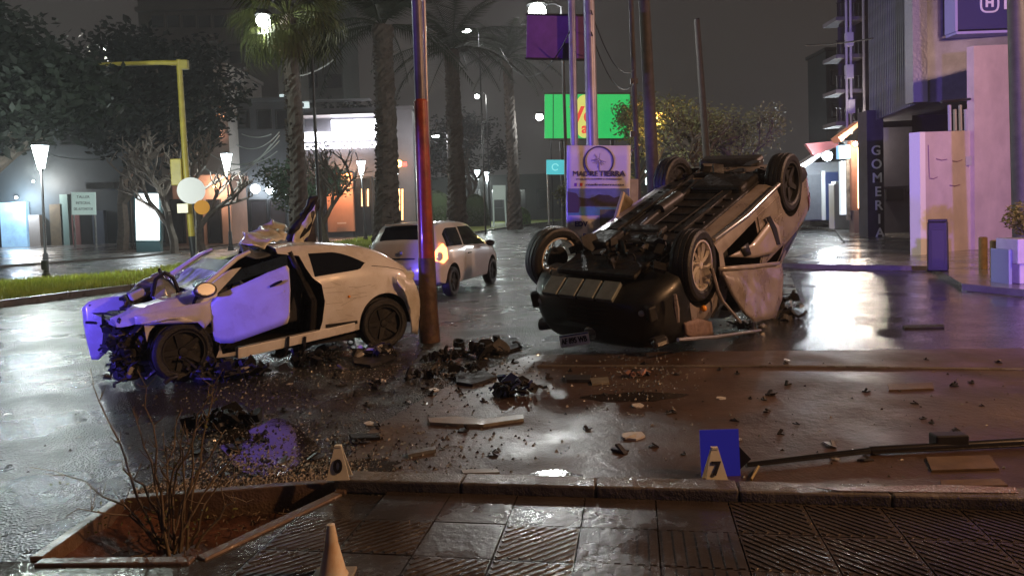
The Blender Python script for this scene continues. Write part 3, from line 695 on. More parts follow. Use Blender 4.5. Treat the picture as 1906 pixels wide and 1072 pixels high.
front_gap = [(1.22, .42), (1.20, .98), (1.30, 1.50), (1.55, 1.50), (2.10, 1.18), (2.16, .96), (2.14, .45)]
rear_gap = [(.34, 1.10), (.40, 1.42), (1.10, 1.50), (1.10, 1.10)]
def pr(poly): return MB().prism([(x, ns * .2, z) for x, z in poly], (0, ns * 1.0, 0))
sbody = cut(sb.solid(90), arch + [pr(front_gap), pr(rear_gap)], [silver_p, under], 'body', sroot)
split_off(sbody, lambda c, n: c.x > 3.0 and c.z < 1.02, 'front_bumper', mat('black_front_bumper', (.010, .011, .011), .42, coat=.1, var=.5, vscale=4, rvar=.1), sroot)
crumple(sbody, lambda c: max(0, min(1, (c.z - 1.2) / .3)) * (1 if c.x < 2.4 else .3), .05, 3.5, 4)
crumple(sbody, lambda c: .5 if c.x > 2.6 and c.z > .8 else 0, .05, 4, 4)
# front: skid plate of four bays, lower grille bars, fog lamp nests, emblem, headlights, licence plate
for k in range(4):
    y0 = -.44 + .235 * k; xf = 3.53 - .55 * (y0 + .11) ** 2 * 0
    b = MB(); b.box((3.47, (y0 + .11) * ns - ns * .12, .345), (.25, .205, .05), Matrix.Rotation(R(-23), 3, 'Y')); b.build('skid_plate', mat('skid_plate_grey', (.22, .25, .24), .4, metal=.3, var=.3, vscale=6), sroot, bevel=.01)
for k in range(5):
    MB().tube([(3.52 - .0, -.52, .50 + k * .05), (3.585, 0, .50 + k * .05), (3.52, .52, .50 + k * .05)], .012, 6).build('grille_bar', black, sroot)
for s in (1, -1):
    b = MB(); b.box((3.46, s * .66, .52), (.10, .26, .17), Matrix.Rotation(-s * .5, 3, 'Z')); f = b.build('fog_lamp_nest', black, sroot, bevel=.02)
    MB().ball((3.52, s * .64, .52), .04, 12).build('fog_lamp', mat('clear_lens', (.55, .62, .62), .12, metal=.35, coat=1, var=.55, vscale=9), f, 50)
    b = MB(); b.box((3.40, s * .66, .86), (.16, .32, .10), Matrix.Rotation(-s * .55, 3, 'Z')); b.build('headlight', mat('smoked_lens', (.05, .05, .055), .08, coat=1), sroot, bevel=.03)
MB().lathe([(.001, 0), (.07, 0), (.075, .015), (.001, .02)], 20, Matrix.Translation((3.575, 0, .80)) @ Matrix.Rotation(R(90), 4, 'Y')).build('emblem', chrome, sroot, 40)
nose_ = SM @ Vector((3.56, 0, .8)) - Lx * .10
pa, pb = PL(1042, 636, nose_, Lx), PL(1097, 628, nose_, Lx)
# licence plate hanging from one screw
pl_x = (M3.inverted() @ (pb - pa)).normalized(); pc = Sinv @ ((pa + pb) / 2); nrm_l = M3.inverted() @ (CO - (pa + pb) / 2).normalized(); pl_y = nrm_l.cross(pl_x)
pm = frame_of(pc, pl_x, pl_y)
plate = MB().box((0, 0, 0), (.40, .13, .008)).build('licence_plate', mat('plate_pale', (.85, .85, .82), .4), sroot, bevel=.004); plate.matrix_local = pm
put_text('AF 895 WB', .085, mat('plate_black', (.01, .01, .01), .4), Matrix.Translation((0, -.008, .006)), plate, width=.35, bold=.002)
MB().box((0, .052, .0055), (.39, .016, .003)).build('plate_band', mat('plate_blue', (.02, .05, .2), .4), plate)
# wheels: front rims alloy, rear rims black to stand for the shade on them
for x, s, yw in ((WBS, ns, R(-4)), (WBS + .16, -ns * 1.14, R(16)), (0, ns, 0), (0, -ns, R(4))):
    wheel(sroot, (x, s * .80, .37 if x < WBS + .1 else .33), .385, .235, (1 if s > 0 else -1), 'petal' if x > 1 else 'plain', yw)
# underside, turned up to the sky
b = MB(); b.box((1.3, 0, .245), (1.9, 1.25, .05)); b.build('floor_pan', under, sroot, bevel=.02)
b = MB(); b.box((2.95, .0, .24), (.75, 1.0, .07)); b.build('engine_undertray', under, sroot, bevel=.03)
b = MB(); b.box((2.45, 0, .20), (.3, 1.1, .09)); b.box((2.62, .3, .16), (.4, .34, .14)); b.box((2.2, 0, .2), (.2, .5, .12)); b.build('front_subframe', under, sroot, bevel=.03)
b = MB(); b.tube([(2.65, -.72, .37), (2.62, 0, .27), (2.65, .72, .37)], .035, 8); b.tube([(2.65, .7, .34), (2.35, .35, .25)], .04, 8); b.tube([(2.65, -.7, .34), (2.35, -.35, .25)], .04, 8); b.build('drive_shaft', bare, sroot, 50)
b = MB(); b.tube([(2.3, .12, .19), (1.6, .14, .18), (.9, .12, .19), (.45, .2, .2), (.2, .45, .25), (-.6, .5, .28)], .032, 8); b.tube([(1.6, .14, .17), (1.1, .13, .17)], .08, 12); b.build('exhaust_pipe', bare, sroot, 50)
b = MB(); b.box((-.55, .15, .25), (.26, .9, .16)); b.build('silencer', bare, sroot, bevel=.05)
b = MB(); b.box((.55, -.25, .2), (.55, .7, .13)); b.build('fuel_tank', under, sroot, bevel=.04)
b = MB(); b.tube([(0, -.72, .36), (.05, -.3, .24), (.05, .3, .24), (0, .72, .36)], .05, 8); b.tube([(0, .5, .3), (.5, .55, .24)], .035, 8); b.tube([(0, -.5, .3), (.5, -.55, .24)], .035, 8); b.build('rear_axle', under, sroot, 50)
wreck(70, (2.75, 0, .20), (.6, .62, .12), 31, .04, .16, (0, 0, 0, 1)).build('mud_caked_engine_parts', [under, bare], sroot)
wreck(40, (.1, .0, .22), (.5, .7, .10), 33, .04, .16, (0, 0, 1)).build('rear_suspension_parts', [under, bare], sroot)
b = MB(); b.tube([(WBS - .46, ns * .84, .27), (1.5, ns * .93, .25), (.42, ns * .9, .25)], [.03, .035, .03], 8); b.build('sill_trim', chrome, sroot, 50)
for k in range(7):
    MB().box((.55 + k * .26, 0, .215), (.05, 1.15, .03)).build('floor_rib', under, sroot, bevel=.008)
for s in (1, -1):
    b = MB(); b.box((1.35, s * .42, .21), (1.7, .09, .06)); b.build('chassis_rail', under, sroot, bevel=.012)
    b = MB(); b.tube([(WBS + .1, s * .55, .30), (WBS + .05, s * .60, .55)], .05, 10); b.tube([(WBS + .1, s * .55, .32), (WBS + .07, s * .58, .45)], .075, 10); b.build('suspension_strut', bare, sroot, 50)
    MB().tube([(2.2, s * .3, .19), (1.2, s * .34, .185), (.2, s * .36, .2)], .010, 6).build('brake_line', bare, sroot)
    MB().tube([(-.12, s * .62, .33), (-.1, s * .6, .60)], .04, 8).build('rear_damper', bare, sroot, 50)
b = MB(); b.box((1.75, .14, .20), (.7, .3, .012)); b.build('heat_shield', bare, sroot, bevel=.004)
# flank: rear door and the front door bent outwards
sb.strip(lambda x: .40, lambda x: sb.belt(x) - .02, .44, 1.16, ns, .014, .03, 12).build('rear_door', silver_p, sroot, 40)
sb.strip(lambda x: .62, lambda x: .66, .46, 1.14, ns, .026, .012, 8, 2).build('door_crease', silver_p, sroot, 40)
fdp = [SC(*p) for p in ((1338, 500, .98), (1360, 497, 1.0), (1452, 490, 1.02), (1455, 512, 1.02), (1452, 560, 1.04), (1443, 592, 1.06), (1400, 600, 1.1), (1384, 585, 1.08), (1384, 545, 1.06), (1370, 518, 1.02), (1342, 512, 1.0))]
n_l = Vector((0, ns, 0))
b = panel(fdp, n_l, .03, 'front_door', silver_p, sroot, 3, bow=.015); crumple(b, lambda c: 1, .02, 5, 3)
b = panel([SC(*p) for p in ((1338, 497, 1.02), (1400, 492, 1.03), (1450, 487, 1.05), (1450, 493, 1.06), (1400, 500, 1.05), (1340, 504, 1.03))], n_l, .02, 'door_lip', silver_p, sroot, 1)
b = MB(); b.tube([SC(1326, 500, .95), SC(1336, 540, 1.0), SC(1345, 560, 1.02), SC(1366, 585, 1.05), SC(1378, 600, 1.06)], .016, 6); b.build('window_frame', silver_p, sroot, 50)
b = MB(); b.tube([SC(1322, 500, .93), SC(1340, 540, .95), SC(1336, 570, .96), SC(1325, 590, .95)], .012, 6); b.build('torn_door_seal', black, sroot, 50)
b = panel([SC(*p) for p in ((1355, 478, .93), (1395, 455, .93), (1432, 408, .93), (1446, 420, .93), (1452, 455, .93), (1440, 470, .93), (1400, 480, .93))], n_l, .02, 'rear_wing_panel', mat('warm_grey_panel', (.36, .31, .28), .4, coat=.4, var=.2, vscale=4), sroot, 2, bow=.02)
b = panel([SC(*p) for p in ((1378, 462, .96), (1392, 452, .96), (1398, 474, .96), (1386, 478, .96))], n_l, .01, 'open_gap_trim', black, sroot)
b = MB(); b.prism([SC(*p) for p in ((1428, 405, .965), (1434, 402, .965), (1446, 425, .965), (1453, 455, .965), (1447, 456, .965), (1438, 428, .965))], -n_l * .012); b.build('door_gap_seal', black, sroot)
# airbags hanging in the gap, seats
MB().box((1.75, ns * .35, .62), (.5, .5, .2)).build('front_seat', mat('seat_cloth', (.035, .035, .04), .8), sroot, bevel=.05)
MB().box((1.45, ns * .35, .95), (.18, .5, .75), Matrix.Rotation(-.15, 3, 'Y')).build('seat_back', mat('seat_cloth', (.035, .035, .04), .8), sroot, bevel=.05)
b = panel([SC(*p) for p in ((1268, 600, .85), (1290, 592, .85), (1318, 598, .85), (1326, 622, .85), (1280, 628, .85), (1270, 622, .85))], n_l, .03, 'deployed_airbag', mat('airbag_brown', (.22, .15, .13), .7, var=.4, vscale=10, bump=.4), sroot, 2, bow=.05)
b = MB(); b.ball(SC(1310, 574, .93), .035, 10); b.build('indicator_repeater', mat('amber_lens', (.9, .35, .04), .2), sroot, 50)
MB().tube([SC(1262, 632, 1.0), SC(1330, 627, 1.02), SC(1415, 615, 1.05)], [.018, .022, .018], 8).build('roof_rail', chrome, sroot, 50)
b = MB(); b.tube([SC(1256, 548, .93), SC(1259, 575, .94), SC(1262, 600, .95)], [.02, .03, .015], 6); b.build('wing_edge', silver_p, sroot, 50)
# tailgate side: lamp cluster, window, rear bumper
sb.strip(lambda x: 1.12, lambda x: 1.44 - .3 * max(0, (-.2 - x) / .3), -.48, .30, ns, .004, .02, 10).build('rear_side_window', glass_d, sroot, 40)
sb.strip(lambda x: .34, lambda x: .52, -.86, -.42, ns, .012, .02, 8).build('rear_bumper_edge', black, sroot, 40)
sb.strip(lambda x: .80, lambda x: 1.0, -.86, -.62, ns, .01, .02, 6).build('tail_light', mat('dark_red_lens', (.12, .01, .01), .15), sroot, 40)

# ================================================================== white hatchback driving off
hb = Body(top=[(-.70, .70), (-.68, .98), (-.50, 1.24), (-.30, 1.46), (.1, 1.52), (.8, 1.53), (1.5, 1.46), (2.25, 1.02), (2.6, .98), (3.1, .88), (3.28, .70)],
          bot=[(-.70, .40), (-.5, .27), (.5, .22), (2.2, .22), (3.0, .25), (3.28, .4)],
          belt=[(-.70, .68), (-.5, .98), (0, 1.0), (1.2, .97), (2.2, .94), (3.28, .64)],
          wid=[(-.70, .66), (-.62, .78), (-.4, .84), (.3, .865), (2.2, .865), (2.9, .82), (3.28, .62)], inset=.17)
def hatchback(name, label, paint, lit=True):
    r = empty(name); tag(r, label, 'car')
    bd = cut(hb.solid(60), [cyl_y(x, .33, .36, .5 * s, 1.2 * s, 28) for x in (0, 2.5) for s in (1, -1)], [paint, under], 'body', r)
    split_off(bd, lambda c, n: c.x < -.3 and c.z < .55 and n.z > -.8 and abs(c.y) < .84, 'rear_bumper', paint, r)
    for s in (1, -1):
        hb.strip(lambda x: hb.belt(x) + .03, lambda x: 1.40 - .22 * max(0, (.05 - x) / .4) ** 1.5, -.22, .62, s, .004, .015, 10).build('rear_side_window', glass_d, r, 40)
        hb.strip(lambda x: hb.belt(x) + .03, lambda x: min(1.41, 1.41 - .40 * max(0, (x - 1.42) / .78)), .70, 2.08, s, .004, .015, 12).build('front_side_window', glass_d, r, 40)
        d = hb.strip(lambda x: .32 if x > .45 else .32, lambda x: hb.belt(x) - .01, .68, 1.78, s, .006, .02, 10).build('front_door', paint, r, 40)
        MB().tube([(.80, s * .885, .84), (.98, s * .885, .84)], .014, 6).build('handle', black, d, 40)
        MB().lathe([(.001, -.07), (.09, -.05), (.11, .02), (.09, .06), (.001, .06)], 14, Matrix.Translation((1.98, s * .99, 1.0)) @ Matrix.Rotation(R(-90), 4, 'Y') @ Matrix.Diagonal((.7, 1, 1, 1))).build('door_mirror', black, r, 50)
        b = MB(); q = [(-.56, s * .70, .98), (-.44, s * .79, 1.10), (-.36, s * .835, 1.0), (-.38, s * .86, .80), (-.50, s * .83, .72), (-.69, s * .66, .80)]
        b.prism([Vector(x) + Vector((-.03, s * .015, 0)) for x in q], (.05, 0, 0))
        on = lit and s < 0
        b.build('tail_light', mat('lit_tail_light', (.5, .06, .02), .2, emit=(1, .22, .06), es=9) if on else mat('unlit_tail_light', (.16, .015, .012), .15, coat=1), r, 40)
        wheel(r, (0, s * .77, .305), .305, .19, s, 'plain'); wheel(r, (2.5, s * .77, .305), .305, .19, s, 'plain')
    hb.lid(-.56, -.31, .84, ny=6).build('rear_window', glass_d, r, 40)
    hb.lid(1.55, 2.2, .88).build('windscreen', glass_d, r, 40)
    b = MB(); b.box((-.715, 0, .60), (.02, .42, .13)); p = b.build('licence_plate', mat('plate_white', (.55, .55, .53), .4), r)
    b = MB(); b.tube([(-.70, -.30, .82), (-.725, 0, .83), (-.70, .30, .82)], .012, 6); b.build('tailgate_trim', black, r)
    MB().lathe([(.001, 0), (.05, 0), (.045, .015), (.001, .02)], 14, Matrix.Translation((-.70, 0, .93)) @ Matrix.Rotation(R(-90), 4, 'Y')).build('emblem', chrome, r)
    MB().box((-.36, 0, 1.49), (.16, .9, .03)).build('roof_spoiler', paint, r, bevel=.01)
    return r
grey_w = mat('white_hatch_paint', (.62, .60, .60), .3, coat=.7, var=.08, vscale=3)
hat = hatchback('parked_hatchback', 'intact white hatchback with one tail light lit, stopped behind the leaning red pole', grey_w)
hat.location = (-2.02, 15.35, 0); hat.rotation_euler = (0, 0, R(90 - 17))
# ================================================================== street furniture, palms, buildings
def pole(name, label, cat, base, segs, m, n=14, caps=None, group=None):
    """segs: list of (point, radius); root at the base, the shaft a single part"""
    r = empty(name, base); tag(r, label, cat, group)
    return r
def lean(a, b): return (b - a)
def upto(px0, py0, d, px1, py1):  # a shaft whose foot is at depth d, top seen at px1, py1 at the same depth
    return D(px0, py0, d), D(px1, py1, d)
# --- red pole beside the wreck
red = mat('red_pole_paint', (.38, .065, .025), .38, coat=.3, var=.55, vscale=5, bump=.25, bscale=12)
greyp = mat('grey_pole_paint', (.13, .12, .15), .4, metal=.2, var=.4, vscale=5, bump=.2, bscale=12)
brown_p = mat('rusty_pole_foot', (.13, .075, .045), .55, var=.6, vscale=7, bump=.5, bscale=16)
pb_ = G(800, 636); d0 = pb_.y
r = empty('red_pole', pb_); tag(r, 'tall street pole, grey above and worn red below, at the tail of the white wreck', 'pole')
def L_(p): return p - pb_
t0, t1, t2, t3 = pb_, D(793, 480, d0), D(783, 190, d0), D(770, -150, d0)
MB().tube([L_(t0), L_(t1)], [.14, .105], 20).build('pole_foot', brown_p, r, 40)
MB().tube([L_(t1), L_(t2)], [.100, .092], 20).build('red_shaft', red, r, 40)
MB().tube([L_(t2), L_(t3)], [.074, .066], 20).build('grey_shaft', greyp, r, 40)
MB().tube([L_(t2) + Vector((0, 0, -.03)), L_(t2) + Vector((0, 0, .03))], [.094, .078], 20).build('collar', red, r, 40)
rs = random.Random(4)
sp_m = mat('blue_grey_pole_paint', (.30, .29, .33), .4, metal=.3, var=.3, vscale=3)
# slim pole right behind it
q0, q1 = G(812, 600), None
q0.z = 0; sl = empty('slim_pole', q0); tag(sl, 'slim galvanised pole close behind the red pole', 'pole')
MB().tube([Vector(), D(797, 300, q0.y) - q0, D(787, -60, q0.y) - q0], [.035, .033, .03], 12).build('shaft', mat('galvanised', (.25, .23, .22), .35, metal=.7, var=.3), sl, 40)

# --- two purple-lit poles, hoarding, banner
d1 = 14.2
banner_c = D(1108, 370, d1)
def shaft(name, label, px0, py0, px1, py1, d, r0, r1, m, cat='pole', group=None, foot=True):
    a = D(px0, py0, d); a.z = 0; b0 = D(px0, py0, d); b1 = D(px1, py1, d); dirv = (b1 - b0).normalized(); foot_ = b0 - dirv * (b0.z / dirv.z)
    r = empty(name, foot_); tag(r, label, cat, group)
    MB().tube([Vector(), b1 - foot_], [r0, r1], 16).build('shaft', m, r, 40)
    if foot: MB().lathe([(r0 * 2, 0), (r0 * 2, .03), (r0 * 1.3, .06), (r0 * 1.05, .12)], 16).build('base_collar', m, r, 40)
    return r
pA = shaft('sign_pole', 'thinner grey pole carrying the dark square hoarding above the banner', 1072, 400, 1062, -80, 15.5, .085, .075, sp_m)
pB = shaft('lamp_pole', 'thick pale grey pole rising out of frame just behind the banner', 1106, 400, 1094, -80, 15.2, .13, .115, sp_m)
# hoarding
hb0 = empty('hoarding', D(1035, 70, 15.8)); tag(hb0, 'dark plum square advertising panel high on the thinner pole', 'billboard')
f = frame_of((0, 0, 0), D(1090, 112, 15.8) - D(982, 110, 15.8), Vector((0, 0, 1)))
b = MB(); b.box((0, 0, 0), (1.25, .90, .05)); o = b.build('panel', mat('plum_panel', (.16, .06, .24), .5, var=.3, vscale=3), hb0, bevel=.01); o.matrix_local = f
for y in (-.46, .46):
    b = MB(); b.box((0, y, 0), (1.30, .035, .09)); o = b.build('frame_rail', black, hb0); o.matrix_local = f
b = MB(); b.box((.20, -.30, .06), (.12, .32, .12)); b.box((.36, -.62, .0), (.10, .30, .10)); o = b.build('control_box', black, hb0, bevel=.01); o.matrix_local = f
# banner with printing
def quad_frame(pxl, pxr, pyt, pyb, d, d2=None):
    a, b_, c = D(pxl, pyb, d), D(pxr, pyb, d2 or d), D(pxl, pyt, d)
    a2 = D((pxl + pxr) / 2, (pyt + pyb) / 2, ((d2 or d) + d) / 2)
    wd = (b_ - a).length; ht = (c - a).length
    return frame_of(a2, b_ - a, c - a), wd, ht
fm, bw, bh = quad_frame(1056, 1172, 272, 575, 14.0)
br = empty('banner', (fm.translation.x, fm.translation.y, 0)); tag(br, 'white fabric banner reading MADRE TIERRA under a ringed tree emblem, behind the overturned car', 'banner')
fl = Matrix.Translation(-br.location) @ fm
n_ = 14; b = MB(); vs = []
cloth = mat('banner_cloth', (.66, .64, .66), .6, var=.08, vscale=3)
for i in range(n_ + 1):
    for j in range(n_ + 1):
        x, y = (i / n_ - .5) * bw, (j / n_ - .5) * bh
        vs.append((x, y, .008 * math.sin(x * 11 + y) + .003 * math.sin(y * 5)))
b.add(vs, [(i * (n_ + 1) + j, (i + 1) * (n_ + 1) + j, (i + 1) * (n_ + 1) + j + 1, i * (n_ + 1) + j + 1) for i in range(n_) for j in range(n_)])
o = b.build('cloth', cloth, br, 60); o.matrix_local = fl; md = o.modifiers.new('thick', 'SOLIDIFY'); md.thickness = .006
def B(x, y, z=.016): return fl @ Matrix.Translation((x * bw, y * bh, z))
ink = mat('banner_ink', (.06, .045, .10), .6)
def put(b_, name, m, x, y, z=.016): o = b_.build(name, m, br); o.matrix_local = B(x, y, z); return o
rg_ = MB(); pts = [Vector((.27 * math.sin(a), .27 * math.cos(a), 0)) for a in np.linspace(-2.45, 2.45, 40)]
rg_.tube(pts, .014, 6); put(rg_, 'printed_ring', ink, .0, .405)
tr = MB(); rr_ = random.Random(2)
tr.tube([(0, -.2, 0), (0, -.02, 0)], .009, 5)
for k in range(46):
    a = rr_.uniform(0, 6.28); q = rr_.uniform(.02, .15); tr.tube([(q * math.cos(a) * .4, .02 + q * math.sin(a) * .4, 0), (q * math.cos(a), .02 + q * math.sin(a), 0)], .0035, 4)
put(tr, 'printed_tree', mat('faint_ink', (.30, .27, .38), .6), 0, .405, .018)
put_text('MADRE', .135, ink, B(-.215, .328), br, width=.40 * bw); put_text('TIERRA', .135, ink, B(.21, .328), br, width=.42 * bw, bold=.004)
put_text('productos naturales y sustentables', .04, ink, B(0, .297), br, width=.72 * bw)
put_text('madretierramza', .062, ink, B(.10, .262), br, width=.60 * bw)
b = MB(); b.box((0, 0, 0), (.05, .06, .006)); put(b, 'printed_icon', mat('icon_violet', (.20, .06, .4), .5), -.37, .262)
b = MB(); b.box((0, 0, 0), (.05, .06, .006)); put(b, 'printed_icon', mat('icon_red', (.5, .05, .08), .5), -.28, .262)
# landscape print: sky, hills, water strip, lower panel
def pband(y0, y1, m, name, x0=-.5, x1=.5, jag=0, seed=1, z=.013):
    q = random.Random(seed); top = [((x0 + (x1 - x0) * i / 12) * bw, (y1 + jag * (q.random() - .5)) * bh) for i in range(13)]
    b = MB(); b.prism([(x0 * bw, y0 * bh, 0)] + [(x1 * bw, y0 * bh, 0)] + [(x, y, 0) for x, y in reversed(top)], (0, 0, .002)); o = b.build(name, m, br); o.matrix_local = fl @ Matrix.Translation((0, 0, z)); return o
pband(.08, .238, mat('print_sky', (.16, .22, .45), .6, var=.4, vscale=3), 'printed_sky', -.49, .49)
pband(.13, .19, mat('print_hills', (.05, .04, .055), .7, var=.5, vscale=9), 'printed_hills', -.49, .49, .03, 4, .016)
pband(.075, .125, mat('print_water', (.10, .30, .50), .6, var=.3, vscale=4), 'printed_water', -.49, .3, 0, 1, .018)
pband(-.03, .11, mat('print_field', (.16, .18, .12), .7, var=.5, vscale=8), 'printed_field', .02, .49, 0, 1, .021)
b = MB(); b.prism([(-.50 * bw, .09 * bh, 0), (-.32 * bw, .09 * bh, 0), (-.28 * bw, .16 * bh, 0), (-.36 * bw, .21 * bh, 0), (-.5 * bw, .22 * bh, 0)], (0, 0, .002)); o = b.build('printed_trees', ink, br); o.matrix_local = fl @ Matrix.Translation((0, 0, .02))
put_text('EDV', .13, mat('print_navy', (.02, .02, .16), .6), B(-.28, .02), br, bold=.006)
put_text('B', .13, mat('print_blue', (.03, .06, .4), .6), B(-.22, -.055), br, bold=.006)
put_text('Hudson', .12, mat('print_slate', (.12, .14, .2), .6), B(.12, -.06), br)
b = MB(); b.box((0, 0, 0), (.5, .012, .004)); put(b, 'printed_rule', ink, -.1, -.12)
bfr = MB(); bfr.tube([(-bw / 2, -bh / 2, -.02), (-bw / 2, bh / 2, -.02), (bw / 2, bh / 2, -.02), (bw / 2, -bh / 2, -.02)], .014, 8); o = bfr.build('banner_frame', mat('galvanised', (.25, .23, .22), .35, metal=.7, var=.3), br); o.matrix_local = fl
b = MB(); b.tube([(bw / 2 + .01, bh / 2 - .10, 0), (bw / 2 + .10, bh / 2 - .06, .0)], .012, 6); b.ball((bw / 2 + .03, bh / 2 - .09, 0), .02, 8); o = b.build('tie', mat('galvanised', (.25, .23, .22), .35, metal=.7, var=.3), br); o.matrix_local = fl
fm2, bw2, bh2 = quad_frame(1166, 1187, 334, 560, 14.4)
o = MB().box((0, 0, 0), (bw2, bh2, .05)).build('notice_board', mat('notice_mauve', (.42, .36, .44), .6, var=.3, vscale=5), bevel=.01); o.matrix_world = fm2
tag(o, 'narrow mauve board with pink squares standing just right of the banner', 'notice board')
for k in range(3):
    q = MB().box((0, .10 - k * .32, .03), (bw2 * .8, .22, .01)).build('printed_square', mat('notice_pink', (.45, .30, .34), .6), o)

# --- green illuminated billboard
gr = empty('green_billboard', D(1088, 218, 46)); tag(gr, 'bright green lit billboard with a yellow disc and red letters Ve, partly behind the tree', 'billboard')
fg, gw, gh = quad_frame(1014, 1172, 176, 258, 46); fgl = Matrix.Translation(-gr.location) @ fg
grn = mat('lit_green', (.02, .3, .06), .5, emit=(.02, .62, .14), es=.75, var=.1)
def onfr(b, name, m, root, fr_, x=0, y=0, z=0): o = b.build(name, m, root); o.matrix_local = fr_ @ Matrix.Translation((x, y, z)); return o
onfr(MB().box((0, 0, -.12), (gw, gh, .2)), 'panel', grn, gr, fgl)
for x in (-.40, -.12): onfr(MB().box((0, 0, 0), (.05, gh, .04)), 'panel_joint', mat('joint_green', (.01, .12, .03), .5), gr, fgl, x * gw)
onfr(MB().box((0, gh / 2 + .05, -.1), (gw + .1, .1, .3)), 'frame_rail', black, gr, fgl); onfr(MB().box((0, -gh / 2 - .05, -.1), (gw + .1, .1, .3)), 'frame_rail', black, gr, fgl)
onfr(MB().lathe([(.001, 0), (.95, 0), (.95, .03), (.001, .03)], 32, Matrix.Diagonal((.75, 1.4, 1, 1))), 'yellow_disc', mat('lit_yellow', (.6, .6, .1), .5, emit=(.60, .62, .16), es=.9), gr, fgl, -.03 * gw)
put_text('Ve', 1.35, mat('lit_red', (.6, .03, .02), .5, emit=(.7, .06, .03), es=.9), fgl @ Matrix.Translation((-.06 * gw, .05, .05)), gr, bold=.05)
put_text('a', .9, mat('lit_red', (.6, .03, .02), .5, emit=(.7, .06, .03), es=.9), fgl @ Matrix.Translation((-.03 * gw, -.75, .05)), gr, bold=.03)
for x in (-.3, .3):
    a = fgl @ Vector((x * gw, -gh / 2, -.3)); MB().tube([a, Vector((a.x, a.y, -gr.location.z))], .12, 10).build('support_post', black, gr, 40)
# small cyan sign
cy = empty('cyan_sign', (D(1033, 311, 40).x, 40, 0)); tag(cy, 'small cyan lit sign on a thin post left of the banner', 'sign')
fc, cw, ch = quad_frame(1017, 1050, 298, 325, 40); fcl = Matrix.Translation(-cy.location) @ fc
onfr(MB().box((0, 0, 0), (cw, ch, .12)), 'panel', mat('lit_cyan', (.05, .3, .35), .5, emit=(.07, .55, .62), es=.8), cy, fcl)
onfr(MB().tube([Vector((.17 * math.cos(a), .17 * math.sin(a), .07)) for a in np.linspace(.3, 5.6, 14)], .03, 6), 'swirl', mat('lit_pale_cyan', (.2, .5, .5), .5, emit=(.3, .8, .85), es=.8), cy, fcl)
a = fcl @ Vector((-cw * .42, -ch / 2, 0)); MB().tube([a, (a.x, a.y, 0)], .06, 8).build('post', steel, cy, 40)

# --- timber utility poles
wood = mat('dark_timber', (.055, .045, .038), .7, var=.5, vscale=6, bump=.6, bscale=20)
for nm, lb, a, d, r0, r1 in (('utility_pole', 'thick dark timber utility pole behind the overturned car', (1217, 360, 1196, -60), 18, .17, .13),
                            ('utility_pole', 'slender dark utility pole with clamps, left of the thick timber one', (1187, 330, 1172, -60), 19, .07, .06),
                            ('utility_pole', 'leaning dark utility pole rising out of the bare tree', (1316, 300, 1297, 38), 26, .15, .10)):
    o = shaft(nm, lb, *a, d, r0, r1, wood, 'utility pole')
    if r0 == .07:
        for k, y in enumerate((152, 250)): MB().box(D(1180, y, d) - o.location, (.18, .12, .14)).build('clamp', black, o)
    if r0 == .15: MB().tube([D(1298, 40, d) - o.location, D(1297, 36, d) - o.location], .1, 8).build('pole_cap', black, o)
# thick pole at the right border
o = shaft('concrete_pole', 'thick grey green concrete pole cut by the right edge of the picture', 1902, 400, 1888, -80, 15.5, .19, .15, mat('mossy_concrete', (.075, .085, .05), .6, var=.4, vscale=5, bump=.3), 'pole')

# --- lamps
lampglass = mat('lamp_glass', (.7, .8, .85), .1, emit=(.80, .95, 1.0), es=9, alpha=.35)
lamprim = mat('lamp_blade', (.75, .8, .82), .2, emit=(.85, .97, 1.0), es=14)
iron = mat('black_iron', (.012, .012, .014), .45)
_lp = None
lamps = [((87, 527), (75, 268), 'nearest cone headed street lamp, standing in the grass at the left', 3200, 1),
         ((430, 470), (421, 284), 'cone headed street lamp over the nose of the white wreck', 1500, 1),
         ((681, 452), (671, 298), 'cone headed street lamp just left of the second palm', 1300, 1),
         ((735, 442), (737, 312), 'cone headed lamp with an orange light above it, right of the second palm', 800, 1),
         ((888, 418), (889, 316), 'left one of the paired distant cone lamps', 5000, 1), ((907, 416), (907, 319), 'right one of the paired distant cone lamps', 5000, 1),
         ((984, 408), (983, 324), 'tiny most distant cone lamp above the round bush', 4000, 1)]
